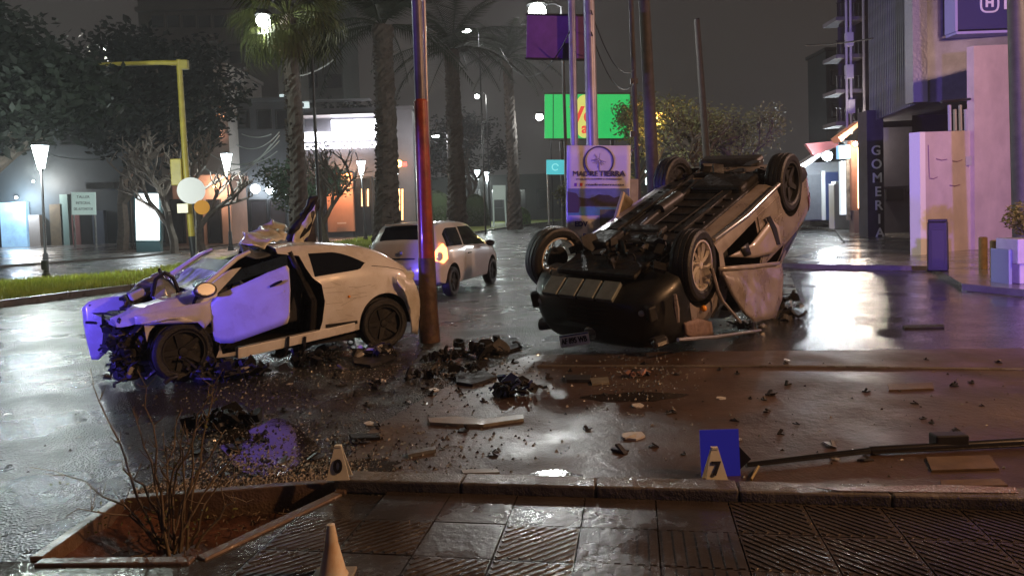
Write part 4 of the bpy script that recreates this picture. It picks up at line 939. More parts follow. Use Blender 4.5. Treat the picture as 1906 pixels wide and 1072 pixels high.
for (bx, by), (tx, ty), lb, pw, _ in lamps:
    base = G(bx, by); base.z = .10; top = D(tx, ty, base.y); H_ = (top - base).length; k = H_ / 5.0
    r = empty('cone_lamp', base); tag(r, lb, 'street lamp', 'cone headed lamps along the median')
    ax_ = (top - base).normalized(); q = Vector((0, 0, 1)).rotation_difference(ax_).to_matrix().to_4x4()
    q = Matrix.Identity(4); X = ax_ * (H_ - 1.0 * k)
    MB().tube([Vector(), ax_ * .25 * k, ax_ * .26 * k, ax_ * .95 * k, ax_ * 1.0 * k, X], [.16 * k, .14 * k, .10 * k, .09 * k, .05 * k, .04 * k], 12).build('post', iron, r, 40)
    h_ = Matrix.Translation(X)
    MB().lathe([(.05 * k, 0), (.09 * k, .04 * k), (.07 * k, .10 * k)], 14, h_).build('lamp_socket', iron, r, 40)
    MB().lathe([(.07 * k, .10 * k), (.235 * k, .92 * k), (.225 * k, .92 * k), (.06 * k, .11 * k)], 20, h_, close=True).build('lamp_glass', lampglass, r, 50)
    b = MB()
    for a in range(4):
        t = a * math.pi / 2 + .5; c_, s_ = math.cos(t), math.sin(t)
        b.tube([X + Vector((.08 * k * c_, .08 * k * s_, .08 * k)), X + Vector((.26 * k * c_, .26 * k * s_, .95 * k))], .020 * k, 6)
    b.build('blade', lamprim, r, 40)
    MB().lathe([(.001, 1.02 * k), (.10 * k, 1.0 * k), (.29 * k, .95 * k), (.29 * k, .93 * k), (.001, .93 * k)], 20, h_).build('lamp_cap', iron, r, 40)
    lamp(r, X + Vector((-.13, -.13, .0)), pw * .45, (.84, .96, .92), .05)
    if by == 527: MB().box(Vector((.05, -.13, .45)), (.16, .12, .3)).build('junction_box', iron, r, bevel=.02)
# high street lights
high = mat('street_light_lens', (1, 1, 1), .3, emit=(.93, 1.0, .93), es=40)
_hl = [(491, 40, 24, .27, 420, 'big white street light glowing beside the palm crown', (.90, 1.0, .90)), (1000, 22, 27, .36, 1600, 'big white street light above the plum hoarding', (.97, 1.0, .97)),
       (1004, 218, 62, .34, 1200, 'small white street light left of the green billboard', (.95, 1, 1)), (196, 91, 48, .40, 700, 'thin bright street light in the dark upper left', (1, .95, .85)),
       (868, 58, 55, .40, 500, 'faint high street light between the palm crowns', (1, 1, 1)), (888, 180, 75, .25, 1500, 'small high street light deep down the avenue', (1, 1, .95)),
       (1227, 212, 42, .20, 800, 'orange street light left of the bare tree', (1, .6, .15)), (811, 254, 60, .35, 900, 'low white street light right of the red pole', (1, 1, 1))]
for px, py, d, s_, pw, lb, c in _hl:
    p = D(px, py, d); r = empty('street_light', (p.x + (1.0 if px == 491 else .9), p.y + (1.9 if px == 491 else .3), 0)); tag(r, lb, 'street light'); q = p - r.location
    oc = c[2] < .5
    MB().tube([(0, 0, 0), (0, 0, q.z + .2), (-.25, -.08, q.z + .35), (q.x, q.y, q.z + .22)], [.07, .05, .04, .035], 8).build('mast', iron, r, 50)
    MB().lathe([(.001, .24), (s_ * .6, .2), (s_ * 1.05, .08), (s_ * 1.05, .02), (s_, .02)], 18, Matrix.Translation(q + Vector((0, 0, s_ * .55 if pw > 1000 or px == 491 else 0)))).build('lamp_housing', iron, r, 50)
    flat = .3 if py in (91, 58, 254) else .95
    MB().ball(q, s_ * .88, 18, sq=flat).build('lens', high if not oc else mat('orange_lens', (1, .5, .1), .3, emit=(1, .5, .10), es=20), r, 60)
    lamp(r, q + Vector((0, 0, -s_ - .05)), pw, c, .25)

# --- palms
bark = mat('palm_bark', (.06, .043, .032), .75, var=.6, vscale=8, bump=1, bscale=10)
frm = mat('palm_frond', (.078, .088, .028), .5, var=.5, vscale=1.5)
frd = mat('dead_frond', (.12, .095, .05), .7, var=.5, vscale=2)
def frond_mesh(name, m, L=1.9, fan=1.0, n=22, seed=0, droop=.5):
    q = random.Random(seed); b = MB(); b.tube([(0, 0, 0), (L * .3, 0, .05), (L * .55, 0, .0)], [.03, .022, .015], 5)
    for i in range(n):
        a = (i / (n - 1) - .5) * 2.9; ln = fan * (1 - .25 * abs(a) / 1.5) * q.uniform(.85, 1.1); c, s = math.cos(a), math.sin(a); w_ = .03
        p0 = Vector((L * .55, 0, 0)); p1 = p0 + Vector((c * ln * .55, s * ln * .55, .03)); p2 = p0 + Vector((c * ln * .9, s * ln * .85, -droop * ln * .35)); p3 = p0 + Vector((c * ln * 1.0, s * ln * .95, -droop * ln * .9 - q.random() * .15))
        t = Vector((-s, c, 0)) * w_
        b.add([p0 - t * .4, p0 + t * .4, p1 + t, p1 - t, p2 + t * .7, p2 - t * .7, p3], [(0, 1, 2, 3), (3, 2, 4, 5), (5, 4, 6)])
    return b.mesh(name, m)
def feather_mesh(name, m, L=4.0, n=34, seed=0):
    q = random.Random(seed); b = MB(); P = [Vector((L * t, 0, L * (.35 * t - .75 * t * t))) for t in np.linspace(0, 1, 9)]
    b.tube(P, [.05, .045, .04, .035, .03, .025, .02, .015, .01], 5)
    for i in range(n):
        t = .12 + .88 * i / n; k = t * 8; j = min(7, int(k)); p = P[j].lerp(P[j + 1], k - j); ln = .75 * math.sin(min(1, t * 1.1) * 2.6 + .25) + .12
        for s in (-1, 1):
            e = p + Vector((ln * .45, s * ln, -ln * .45 * q.uniform(.6, 1.3))); b.add([p + Vector((-.03, 0, 0)), p + Vector((.03, 0, 0)), e], [(0, 1, 2)])
    return b.mesh(name, m)
_fan = [frond_mesh('frond', frm, 1.8, 1.15, 22, s, .6) for s in range(3)]; _dead = [frond_mesh('dead_frond', frd, 1.3, .9, 16, s + 9, .9) for s in range(2)]
_fea = [feather_mesh('frond', mat('dark_frond', (.022, .03, .016), .55, var=.4, vscale=1), seed=s) for s in range(2)]
def palm(px, pyb, pxt, pyt, d, r0, label, kind, nf, scale=1, seed=1):
    q = random.Random(seed); b0 = D(px, pyb, d); b0.z = .1; top = D(pxt, pyt, d); r = empty('palm_tree', (b0.x, b0.y, .1)); tag(r, label, 'palm tree', None)
    t = top - r.location; N = 60; b = MB(); vs = []; m_ = 14
    for i in range(N + 1):
        u = i / N; c = t * u + Vector((.12 * math.sin(u * 3), 0, 0)) * (1 - u) * u * 3
        rad = r0 * (1 + .45 * (1 - u) ** 6 - .22 * u + (.16 if u > .94 else 0))
        for j in range(m_):
            a = 6.2832 * j / m_; rr2 = rad * (1 + .10 * ((i + j) % 2) + .22 * q.random()); vs.append(c + Vector((math.cos(a) * rr2, math.sin(a) * rr2, .03 * q.random())))
    b.add(vs, [(i * m_ + j, i * m_ + (j + 1) % m_, (i + 1) * m_ + (j + 1) % m_, (i + 1) * m_ + j) for i in range(N) for j in range(m_)])
    b.build('trunk', bark, r)
    # old leaf stubs on the trunk
    b = MB()
    for _ in range(420):
        u = q.uniform(.02, .97); a = q.uniform(0, 6.28); c = t * u; dd = Vector((math.cos(a), math.sin(a), 0)); rad = r0 * (1 + .45 * (1 - u) ** 6 - .22 * u)
        b.box(c + dd * rad * 1.08, (r0 * q.uniform(.2, .45), r0 * q.uniform(.15, .4), r0 * q.uniform(.08, .25)), Matrix.Rotation(a, 3, 'Z') @ Matrix.Rotation(-.7, 3, 'Y'))
    o = b.build('leaf_stubs', bark, r); o['kind'] = 'stuff'
    for i in range(nf):
        a = i * 2.39996 + q.uniform(-.2, .2); el = q.uniform(-.9, 1.1) if kind else q.uniform(-.25, 1.2)
        me = q.choice(_fan) if kind else q.choice(_fea)
        link('frond', me, r, Matrix.Translation(t) @ Matrix.Rotation(a, 4, 'Z') @ Matrix.Rotation(-el, 4, 'Y') @ Matrix.Rotation(q.uniform(-.3, .3), 4, 'X') @ Matrix.Scale(scale * q.uniform(.85, 1.1), 4))
    if kind:
        for i in range(14):
            a = i * 2.39996; link('dead_frond', q.choice(_dead), r, Matrix.Translation(t + Vector((0, 0, -.15))) @ Matrix.Rotation(a, 4, 'Z') @ Matrix.Rotation(1.25 + q.uniform(-.2, .2), 4, 'Y') @ Matrix.Scale(scale * .8, 4))
    return r
palm(560, 500, 535, 30, 25, .25, 'nearest palm tree with a lit green fan crown, behind the roof of the white wreck', 1, 64, 1.02, 3)
palm(722, 470, 712, 50, 35, .46, 'thick trunked palm left of the red pole, its crown dark', 0, 34, 1.15, 5)
palm(852, 450, 840, 95, 45, .45, 'thick palm standing right of the red pole behind the driving hatchback', 0, 30, 1.15, 6)
palm(958, 402, 944, 110, 62, .42, 'slimmer far palm between the paired lamps and the round bush', 0, 28, 1.1, 8)

# --- broadleaved trees
trunk_m = mat('tree_bark', (.13, .10, .08), .8, var=.5, vscale=6, bump=.7, bscale=14)
def leaves(b, c, rad, n, size, q, mi=0):
    for _ in range(n):
        v = Vector((q.gauss(0, 1), q.gauss(0, 1), q.gauss(0, 1))); v = v.normalized() * (q.random() ** .45) * rad; p = c + Vector((v.x, v.y, v.z * .75))
        x = Vector((q.gauss(0, 1), q.gauss(0, 1), q.gauss(0, .6))).normalized() * size * q.uniform(.5, 1.2); y = x.orthogonal().normalized() * size * .4
        b.add([p - x, p - y, p + x, p + y], [(0, 1, 2, 3)], mi)
def tree(base, H_, spread, label, leafm, nl=40, lsize=.12, crown=.9, depth=4, seed=1, r0=.2, name='tree', first=.35, group=None):
    q = random.Random(seed); r = empty(name, base); tag(r, label, 'tree', group); b = MB(); lb = MB(); tips = []
    def grow(p, d, ln, rad, k):
        pts = [p]; dd = d.copy()
        for _ in range(3):
            dd = (dd + Vector((q.gauss(0, .16), q.gauss(0, .16), q.gauss(0, .10)))).normalized(); pts.append(pts[-1] + dd * ln / 3)
        b.tube(pts, [rad, rad * .9, rad * .78, rad * .66], 6 if k < 2 else 4, cap=False)
        if k >= depth: tips.append(pts[-1]); return
        for i in range(3 if k < 3 else 2):
            a = q.uniform(0, 6.28); e = Vector((math.cos(a), math.sin(a), q.uniform(.1, .7))) * spread; grow(pts[-1] if i else pts[2], (dd + e).normalized(), ln * q.uniform(.6, .86), rad * .68, k + 1)
        if k >= 2: tips.append(pts[-1])
    grow(Vector(), Vector((q.gauss(0, .05), q.gauss(0, .05), 1)), H_ * first, r0, 0)
    b.build('trunk', trunk_m, r)
    for t in tips: leaves(lb, t, crown, nl, lsize, q)
    if nl: o = lb.build('crown', leafm, r)
    return r
olive = mat('olive_leaf', (.26, .27, .13), .5, col2=(.13, .14, .06), vscale=1)
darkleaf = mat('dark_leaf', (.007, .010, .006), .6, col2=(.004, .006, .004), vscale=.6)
def gb(px, d): p = D(px, 420, d); return Vector((p.x, p.y, 0))
tree(gb(1325, 30), 8.6, 1.05, 'tall wide bare branched tree with thin olive leaves behind the overturned car', olive, 5, .08, .5, 6, 3, .22, first=.26)
tree(gb(1405, 35), 8.2, 1.15, 'leafy olive tree in front of the dark tower, right of the half bare one', olive, 60, .11, .7, 4, 5, .16, first=.3)
tree(gb(1275, 38), 5.8, .9, 'low olive tree in front of the orange street light', olive, 34, .13, .6, 4, 7, .12, first=.3)
tree(gb(1182, 43), 8.6, .8, 'olive tree whose leaves cover the right end of the green billboard', olive, 44, .16, .8, 4, 9, .18, first=.35)
tree(gb(1120, 46), 4.6, .9, 'small olive tree under the green billboard', olive, 40, .14, .7, 4, 10, .12, first=.32)
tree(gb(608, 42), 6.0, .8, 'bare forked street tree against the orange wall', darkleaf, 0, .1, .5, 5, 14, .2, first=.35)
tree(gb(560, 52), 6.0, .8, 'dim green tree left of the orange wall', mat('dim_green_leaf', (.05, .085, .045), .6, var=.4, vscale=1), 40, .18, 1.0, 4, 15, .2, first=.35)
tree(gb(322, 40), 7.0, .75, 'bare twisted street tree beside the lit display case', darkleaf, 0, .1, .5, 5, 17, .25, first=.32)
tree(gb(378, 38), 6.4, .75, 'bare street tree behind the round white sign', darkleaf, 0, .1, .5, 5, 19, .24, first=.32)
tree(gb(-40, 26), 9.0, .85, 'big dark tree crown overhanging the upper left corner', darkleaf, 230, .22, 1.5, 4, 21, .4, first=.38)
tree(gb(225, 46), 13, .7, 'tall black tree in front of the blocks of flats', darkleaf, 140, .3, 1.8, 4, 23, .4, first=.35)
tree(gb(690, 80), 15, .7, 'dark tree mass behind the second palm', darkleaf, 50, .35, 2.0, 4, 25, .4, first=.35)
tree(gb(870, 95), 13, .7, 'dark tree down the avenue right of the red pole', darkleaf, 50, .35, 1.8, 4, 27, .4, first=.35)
# clipped hedges and bushes
hedge_m = mat('clipped_hedge', (.12, .22, .045), .5, col2=(.06, .12, .025), vscale=6)
def bush(px, py, w_, h_, label, m=hedge_m, d=None, box=False, n=2600, leaf=.07):
    p = G(px, py) if d is None else gb(px, d); q = random.Random(px); r = empty('bush', (p.x, p.y, .1)); tag(r, label, 'bush'); b = MB()
    b2 = MB()
    if box: b2.box((0, 0, h_ / 2), (w_ * .92, w_ * .8, h_ * .92))
    else: b2.lathe([(.01, 0), (w_ * .42, .05), (w_ * .48, h_ * .4), (w_ * .43, h_ * .75), (w_ * .25, h_ * .93), (.01, h_ * .96)], 20)
    b2.build('inner_twigs', mat('hedge_inside', (.03, .05, .015), .8), r, 60)
    for _ in range(n):
        if box: v = Vector((q.uniform(-.5, .5) * w_, q.uniform(-.5, .5) * w_ * .9, q.uniform(0, 1) * h_)); k = q.randrange(3); 
        else:
            u, a = q.uniform(-.2, 1), q.uniform(0, 6.28); rr3 = w_ * .5 * (max(0, 1 - max(0, u) ** 3)) ** .5; v = Vector((rr3 * math.cos(a), rr3 * math.sin(a), max(.02, h_ * (.0 + u))))
        if box:
            if k == 0: v.x = math.copysign(w_ / 2, v.x)
            elif k == 1: v.y = -w_ * .45
            else: v.z = h_
        x = Vector((q.gauss(0, 1), q.gauss(0, 1), q.gauss(0, 1))).normalized() * leaf; y = x.orthogonal().normalized() * leaf * .6
        b.add([v - x, v - y, v + x, v + y], [(0, 1, 2, 3)])
    b.build('foliage', m, r); return r
bush(968, 414, 2.5, 2.0, 'round clipped bright green bush on the median', leaf=.10, d=86)
bush(755, 420, 2.0, 1.5, 'small square clipped bush between the palms', d=70, box=True, leaf=.1, n=1500)
bush(812, 418, 3.6, 3.6, 'pale domed bush between the red pole and the third palm', mat('dusky_hedge', (.07, .09, .05), .6, var=.4), d=66, leaf=.13)
bush(886, 412, 3.0, 3.6, 'dusky bush right of the third palm', mat('dusky_hedge', (.07, .09, .05), .6, var=.4), d=84, leaf=.14)

# --- buildings on the far side of the avenue
def rect_build(name, label, px0, px1, pyt, d, depth, m, cat='building', z0=0, wins=None, wm=None, group=None):
    a, b_ = D(px0, 300, d), D(px1, 300, d); top = D((px0 + px1) / 2, pyt, d).z; r = empty(name, ((a.x + b_.x) / 2, d + depth / 2, 0)); tag(r, label, cat, group)
    wd = b_.x - a.x; MB().box((0, 0, (top + z0) / 2), (wd, depth, top - z0)).build('wall', m, r)
    MB().box((0, 0, top + .15), (wd + .3, depth + .3, .3)).build('parapet', m, r)
    r['_'] = 0; del r['_']
    return r, wd, top, d
def win(r, d, px0, px1, py0, py1, m, name='window', frame=None, proud=.03, fr_w=.08):
    a, c = D(px0, py1, d), D(px1, py0, d); q = Vector(((a.x + c.x) / 2, d - proud, (a.z + c.z) / 2)) - r.location; w_, h_ = abs(c.x - a.x), abs(c.z - a.z)
    f = MB()
    for x in (-1, 1): f.box(q + Vector((x * w_ / 2, -.02, 0)), (fr_w, .10, h_ + fr_w))
    for z in (-1, 1): f.box(q + Vector((0, -.02, z * h_ / 2)), (w_ - fr_w, .10, fr_w))
    o = f.build(name, frame or black, r); MB().box(q, (w_ - fr_w, .05, h_ - fr_w)).build('pane', m, o); return o
dkw = mat('night_window', (.012, .013, .016), .12, spec=.8)
warmw = mat('lit_warm_window', (.8, .5, .3), .5, emit=(1, .42, .18), es=2.2)
# tall flats
fw = mat('flats_render', (.15, .13, .12), .8, var=.3, vscale=.2)
r, wd, top, d = rect_build('apartment_block', 'tall dim block of flats with rows of dark windows above the yellow gantry', 272, 525, -120, 92, 14, fw)
for j, y in enumerate((-40, 28, 95)):
    for i, x in enumerate(range(282, 515, 29)): win(r, d, x, x + 24, y, y + 26, dkw, fr_w=.18, frame=fw)
    a = D(398, y - 12, d); MB().box((0, -7.4, a.z), (wd, .9, .5)).build('balcony_slab', fw, r)
r, wd, top, d = rect_build('grey_apartment_block', 'faint tall grey block behind the first palm', 500, 645, -60, 110, 12, mat('flats_grey', (.11, .105, .10), .8, var=.2, vscale=.2))
for y in (0, 70, 140):
    for x in (515, 560, 605): win(r, d, x, x + 30, y, y + 24, dkw, fr_w=.2)
# villa with warm balcony
vr = mat('villa_render', (.27, .24, .22), .8, var=.2, vscale=.4)
r, wd, top, d = rect_build('lit_villa', 'grey rendered building with a warm lit balcony behind the yellow pole', 300, 428, 128, 56, 8, vr)
win(r, d, 402, 417, 180, 222, warmw, fr_w=.1, frame=mat('warm_frame', (.4, .2, .1), .6))
for x0, x1 in ((306, 316), (322, 330), (340, 352)): win(r, d, x0, x1, 180, 222, mat('dim_warm_window', (.3, .15, .1), .5, emit=(.9, .30, .10), es=.22), fr_w=.12, frame=vr)
a, c = D(298, 172, d), D(382, 172, d); MB().box(Vector(((a.x + c.x) / 2, d - .8, a.z)) - r.location, (c.x - a.x, 1.7, .22)).build('canopy', mat('timber_soffit', (.45, .22, .10), .6), r)
a = D(340, 226, d); MB().box(Vector((a.x, d - .8, a.z)) - r.location, (3.6, 1.6, .25)).build('balcony_slab', vr, r)
for k in range(10): MB().box(Vector((a.x - 1.7 + k * .38, d - 1.55, a.z + .5)) - r.location, (.05, .05, .9)).build('baluster', black, r)
for x in (321, 346):
    p = D(x, 205, d - .3); MB().lathe([(.001, .25), (.06, .2), (.16, -.2), (.001, -.2)], 12, Matrix.Translation(p - r.location)).build('wall_lamp', mat('amber_lamp', (1, .7, .3), .5, emit=(1, .60, .22), es=16), r, 50)
    lamp(r, p - r.location + Vector((0, -.3, -.2)), 60, (1, .55, .25), .1)
for x in (408, 345): 
    p = D(x, 250 if x == 408 else 262, d - .4); MB().box(p - r.location, (.35, .2, .7)).build('hanging_lantern', mat('rose_lantern', (1, .6, .4), .5, emit=(1, .45, .28), es=4), r, bevel=.03)
# ground floor walls: salmon wall, doors
r, wd, top, d = rect_build('salmon_shopfront', 'salmon pink street wall behind the round white sign', 318, 426, 335, 50, 3, mat('salmon_wall', (.34, .20, .15), .7, var=.25, vscale=1))
for x in (322, 355, 390): win(r, d, x, x + 20, 372, 452, dkw, name='door', fr_w=.1)
lamp(r, D(400, 350, 49) - r.location, 420, (1, .7, .5), .2)
MB().ball(D(400, 348, 49.6) - r.location, .12, 10).build('wall_lamp', mat('amber_lamp', (1, .7, .3), .5, emit=(1, .60, .22), es=16), r, 50)
r, wd, top, d = rect_build('dark_corner_shop', 'dark low shop with three round white lamps, left of the first palm', 428, 545, 190, 58, 6, mat('slate_wall', (.07, .075, .085), .7, var=.3, vscale=.5))
for x in (436, 470, 505): win(r, d, x, x + 26, 372, 455, dkw, name='door', fr_w=.12)
for x in (440, 480, 515): win(r, d, x, x + 24, 205, 240, dkw, fr_w=.12)
for x, y in ((475, 352), (504, 354), (534, 355)):
    p = D(x, y, d - .35); MB().ball(p - r.location, .36, 14).build('globe_lamp', mat('white_globe', (1, 1, 1), .4, emit=(.85, .95, 1), es=16), r, 60); lamp(r, p - r.location + Vector((0, -.5, -.1)), 220, (.85, .95, 1), .3)
# showroom with the blown-out sign
r, wd, top, d = rect_build('showroom', 'dark showroom carrying a blown out white stepped sign', 545, 770, 208, 62, 10, mat('showroom_wall', (.10, .095, .11), .6, var=.25, vscale=.5))
sgn = mat('blown_white_sign', (1, 1, 1), .5, emit=(.90, .93, 1.0), es=11)
def plank(px0, px1, py0, py1, dd, m, name, th_=.35):
    a, c = D(px0, py1, dd), D(px1, py0, dd); return MB().box(Vector(((a.x + c.x) / 2, dd, (a.z + c.z) / 2)) - r.location, (c.x - a.x, th_, c.z - a.z)).build(name, m, r)
sg = plank(560, 702, 243, 264, d - .4, sgn, 'sign_board'); plank(618, 702, 222, 242.5, d - .4, sgn, 'upper_sign_board')
p = D(632, 272, d - .6); put_text('CONCESIONARIO', .62, mat('blown_white_letters', (1, 1, 1), .5, emit=(.9, .93, 1), es=9), frame_of(p - r.location, (1, 0, .0), (0, 0, 1)), r, bold=.035, width=(D(700, 270, d - .6) - D(564, 270, d - .6)).length)
plank(556, 706, 214, 219, d - 1.0, mat('canopy_grey', (.25, .24, .26), .5), 'canopy_fascia', 2.0); plank(570, 690, 185, 190, d - .6, mat('canopy_grey', (.25, .24, .26), .5), 'upper_fascia', 1.2)
plank(560, 575, 190, 202, d - .5, mat('pale_lit_panel', (.7, .75, .75), .5, emit=(.7, .85, .85), es=.9), 'lit_upper_panel', .2); plank(522, 531, 176, 202, d - .5, mat('pale_lit_panel', (.7, .75, .75), .5, emit=(.7, .85, .85), es=.9), 'lit_upper_panel', .2)
for x0, x1 in ((560, 600), (660, 690), (700, 740)): win(r, d, x0, x1, 330, 440, dkw, name='shop_window', fr_w=.15)
ow = MB(); a, c = D(615, 432, d - .5), D(655, 322, d - .5); plank(612, 656, 322, 432, d - .3, mat('orange_render', (.46, .20, .11), .7, var=.2, vscale=.6), 'orange_wall', .4)
plank(628, 644, 414, 417, d - .7, mat('pale_rail', (.6, .45, .35), .5), 'ramp_rail', .1)
for x in (619, 631, 645):
    p = D(x, 327, d - .8); MB().ball(p - r.location, .16, 10).build('downlight', mat('orange_lens', (1, .5, .1), .3, emit=(1, .5, .10), es=20), r, 60)
lamp(r, D(632, 332, d - 2.0) - r.location, 900, (1, .55, .32), .2)
for x in (674, 685, 743, 749):
    p0, p1 = D(x, 352, d - .9), D(x, 410 if x > 700 else 384, d - .9); MB().tube([p0 - r.location, p1 - r.location], .07, 6).build('tube_light', mat('amber_tube', (1, .6, .3), .5, emit=(1, .50, .20), es=3), r)
p = D(742, 305, d - 1); MB().ball(p - r.location, .3, 10).build('wall_light', mat('orange_lens', (1, .5, .1), .3, emit=(1, .5, .10), es=20), r, 60)
p = D(752, 306, d - 1); MB().box(p - r.location, (.4, .3, .3)).build('red_wall_light', mat('red_light', (1, .1, .1), .4, emit=(1, .05, .03), es=5), r)
# a long dim frontage and low walls to the right of the showroom
r, wd, top, d = rect_build('dim_street_front', 'dim grey row of frontages down the avenue behind the far palm', 770, 1060, 330, 125, 10, mat('dim_front', (.07, .075, .07), .8, var=.3, vscale=.3))
for x in range(790, 1050, 42): win(r, d, x, x + 20, 352, 388, dkw, fr_w=.2)
r, wd, top, d = rect_build('rear_street_front', 'dark low frontages behind the olive trees', 1060, 1330, 292, 75, 10, mat('dim_front', (.07, .075, .07), .8, var=.3, vscale=.3))
for x in (1200, 1312, 1336, 1360): win(r, d, x, x + 19, 316, 345, mat('shop_glow', (1, 1, 1), .5, emit=(.75, .95, .88), es=3), fr_w=.1)
# dark teal block at left with shop fronts
r, wd, top, d = rect_build('dark_corner_block', 'large dark teal building behind the nearest cone lamp', -120, 300, 122, 62, 16, mat('dark_teal_wall', (.035, .048, .055), .7, var=.4, vscale=.3))
for y in (160, 235):
    for x in range(-60, 280, 58): win(r, d, x, x + 34, y, y + 36, dkw, fr_w=.14)
shop = [(8, 50, 376, 470, 'blue_lit_shopfront', mat('blue_lit_panel', (.3, .5, .7), .5, emit=(.26, .48, .72), es=.75, var=.5, vscale=1.2)), (60, 76, 400, 470, 'pale_door', mat('pale_door_paint', (.3, .27, .25), .6)), (100, 118, 380, 470, 'timber_column', mat('ochre_column', (.16, .12, .07), .7, var=.4, vscale=2)),
        (120, 128, 362, 470, 'sign_upright', mat('pale_green_upright', (.2, .3, .28), .5)), (140, 152, 400, 470, 'red_door', mat('dull_red', (.20, .08, .07), .6)), (155, 172, 392, 470, 'door', black), (178, 195, 392, 468, 'blue_door', mat('slate_blue', (.07, .09, .13), .6))]
for x0, x1, y0, y1, nm, m in shop:
    a, c = D(x0, y1, d - .3), D(x1, y0, d - .3); MB().box(Vector(((a.x + c.x) / 2, d - .3, (max(.1, a.z) + c.z) / 2)) - r.location, (c.x - a.x, .5, c.z - max(.1, a.z))).build(nm, m, r)
a, c = D(172, 358, d - .8), D(222, 348, d - .8); MB().box(Vector(((a.x + c.x) / 2, d - 1, (a.z + c.z) / 2 + .3)) - r.location, (c.x - a.x, 1.4, .5)).build('awning', mat('grey_awning', (.16, .16, .16), .6, var=.3), r)
lamp(r, D(30, 372, d - 1.5) - r.location, 1300, (.7, .85, 1), .2)
MB().ball(D(30, 368, d - .7) - r.location, .12, 10).build('wall_lamp', mat('white_globe', (1, 1, 1), .4, emit=(.85, .95, 1), es=16), r, 60)
lamp(r, D(62, 340, d - 1.5) - r.location, 900, (1, .9, .8), .2); MB().ball(D(62, 338, d - .7) - r.location, .10, 10).build('wall_lamp', mat('white_globe', (1, 1, 1), .4, emit=(.85, .95, 1), es=16), r, 60)
# white sign with three lines
s_ = empty('shop_sign', (D(156, 380, 52).x, 52, 0)); tag(s_, 'white rectangular sign with three lines of small lettering left of the lit display case', 'sign')
fs, sw, sh = quad_frame(134, 178, 358, 400, 52); fsl = Matrix.Translation(-s_.location) @ fs
onfr(MB().box((0, 0, 0), (sw, sh, .12)), 'panel', mat('sign_pale', (.45, .55, .52), .5, emit=(.45, .62, .58), es=.55), s_, fsl)
for k, t in enumerate(('TALLER', 'INTEGRAL', 'DEL AUTOMOTOR')): put_text(t, .26, mat('sign_dark_text', (.04, .06, .07), .6), fsl @ Matrix.Translation((0, .45 - k * .42, .07)), s_, width=sw * (.55, .62, .8)[k])
for x in (-.45, .45): a = fsl @ Vector((x * sw, -sh / 2, 0)); MB().tube([a, (a.x, a.y, 0)], .07, 8).build('post', steel, s_, 40)
# illuminated display case
mp = empty('display_case', G(275, 468)); mp.location = gb(276, 41); tag(mp, 'tall free standing advertising display case glowing white', 'advertising display')
dd = 41; fs, sw, sh = quad_frame(250, 300, 358, 450, dd); fsl = Matrix.Translation(-mp.location) @ fs
onfr(MB().box((0, 0, -.12), (sw, sh, .26)), 'case', mat('case_teal', (.05, .10, .11), .4), mp, fsl, 0, 0, 0).modifiers.new('b', 'BEVEL').width = .04
onfr(MB().box((0, 0, .03), (sw * .84, sh * .94, .05)), 'lit_poster', mat('lit_poster', (1, 1, 1), .5, emit=(.86, .97, 1.0), es=5), mp, fsl)
onfr(MB().tube([(0, .3, 0), (.12, .35, 0), (.16, .1, 0), (.02, -.15, 0)], .035, 6).tube([(-.12, .32, 0), (.02, .3, 0), (.04, .0, 0)], .02, 6), 'poster_mark', mat('poster_grey', (.25, .3, .35), .5), mp, fsl, 0, .15, .07)
a = fsl @ Vector((0, -sh / 2, -.12)); MB().box((a.x, a.y, a.z / 2), (sw * .9, .3, a.z)).build('plinth', mat('case_teal', (.05, .10, .11), .4), mp)
lamp(mp, Vector((0, -1.2, a.z + 1.6)), 180, (.86, .97, 1), .5)
# --- yellow gantry signal pole with arm, signs
yel = mat('yellow_pole_paint', (.36, .28, .035), .45, var=.3, vscale=3); d = 28.0
yb = gb(360, d); yb.z = .1; yr = empty('signal_gantry', yb); tag(yr, 'yellow traffic gantry pole with a long arm reaching left over the avenue', 'traffic gantry')
P = lambda x, y: D(x, y, d) - yb
MB().tube([Vector(), P(357, 440)], [.13, .125], 14).build('black_foot', iron, yr, 40)
MB().tube([P(357, 440), P(345, 300), P(333, 112)], [.12, .11, .10], 14).build('shaft', yel, yr, 40)
MB().tube([P(334, 118), P(300, 117), P(180, 121)], [.10, .09, .07], 10).build('arm', yel, yr, 40)
MB().tube([P(180, 121), P(120, 123), P(52, 126)], [.07, .055, .045], 10).build('arm_tip', steel, yr, 40)
MB().box(P(331, 321), (.42, .32, 1.0)).build('signal_head', yel, yr, bevel=.03)
b = MB(); b.box(P(343, 121), (.3, .2, .35)); b.build('elbow_bracket', yel, yr, bevel=.03)
def disc(root, P0_, rad, m, name, fwd_=Vector((.35, -1, 0))):
    z = fwd_.normalized(); mm = z.to_track_quat('Z', 'Y').to_matrix().to_4x4(); mm.translation = P0_
    o = MB().lathe([(.001, 0), (rad, 0), (rad, .03), (.001, .03)], 32).build(name, m, root, 40); o.matrix_local = mm; return o
ds = D(356, 355, 27.6); sr = empty('round_sign', (ds.x, ds.y, .1)); tag(sr, 'pale round road sign seen on the yellow gantry pole with an orange disc under it', 'road sign')
disc(sr, ds - sr.location, .49, mat('white_sign_face', (.5, .5, .48), .4, emit=(.8, .86, .86), es=.35), 'white_disc'); disc(sr, D(376, 386, 27.65) - sr.location, .27, mat('orange_sign_face', (.5, .22, .03), .4, emit=(.9, .45, .08), es=.1), 'orange_disc')  # discs and the plate below given a faint glow of their own
MB().box(D(340, 388, 27.7) - sr.location, (.4, .03, .34)).build('pale_plate', mat('pale_plate', (.75, .7, .5), .4, emit=(.7, .65, .4), es=.3), sr)
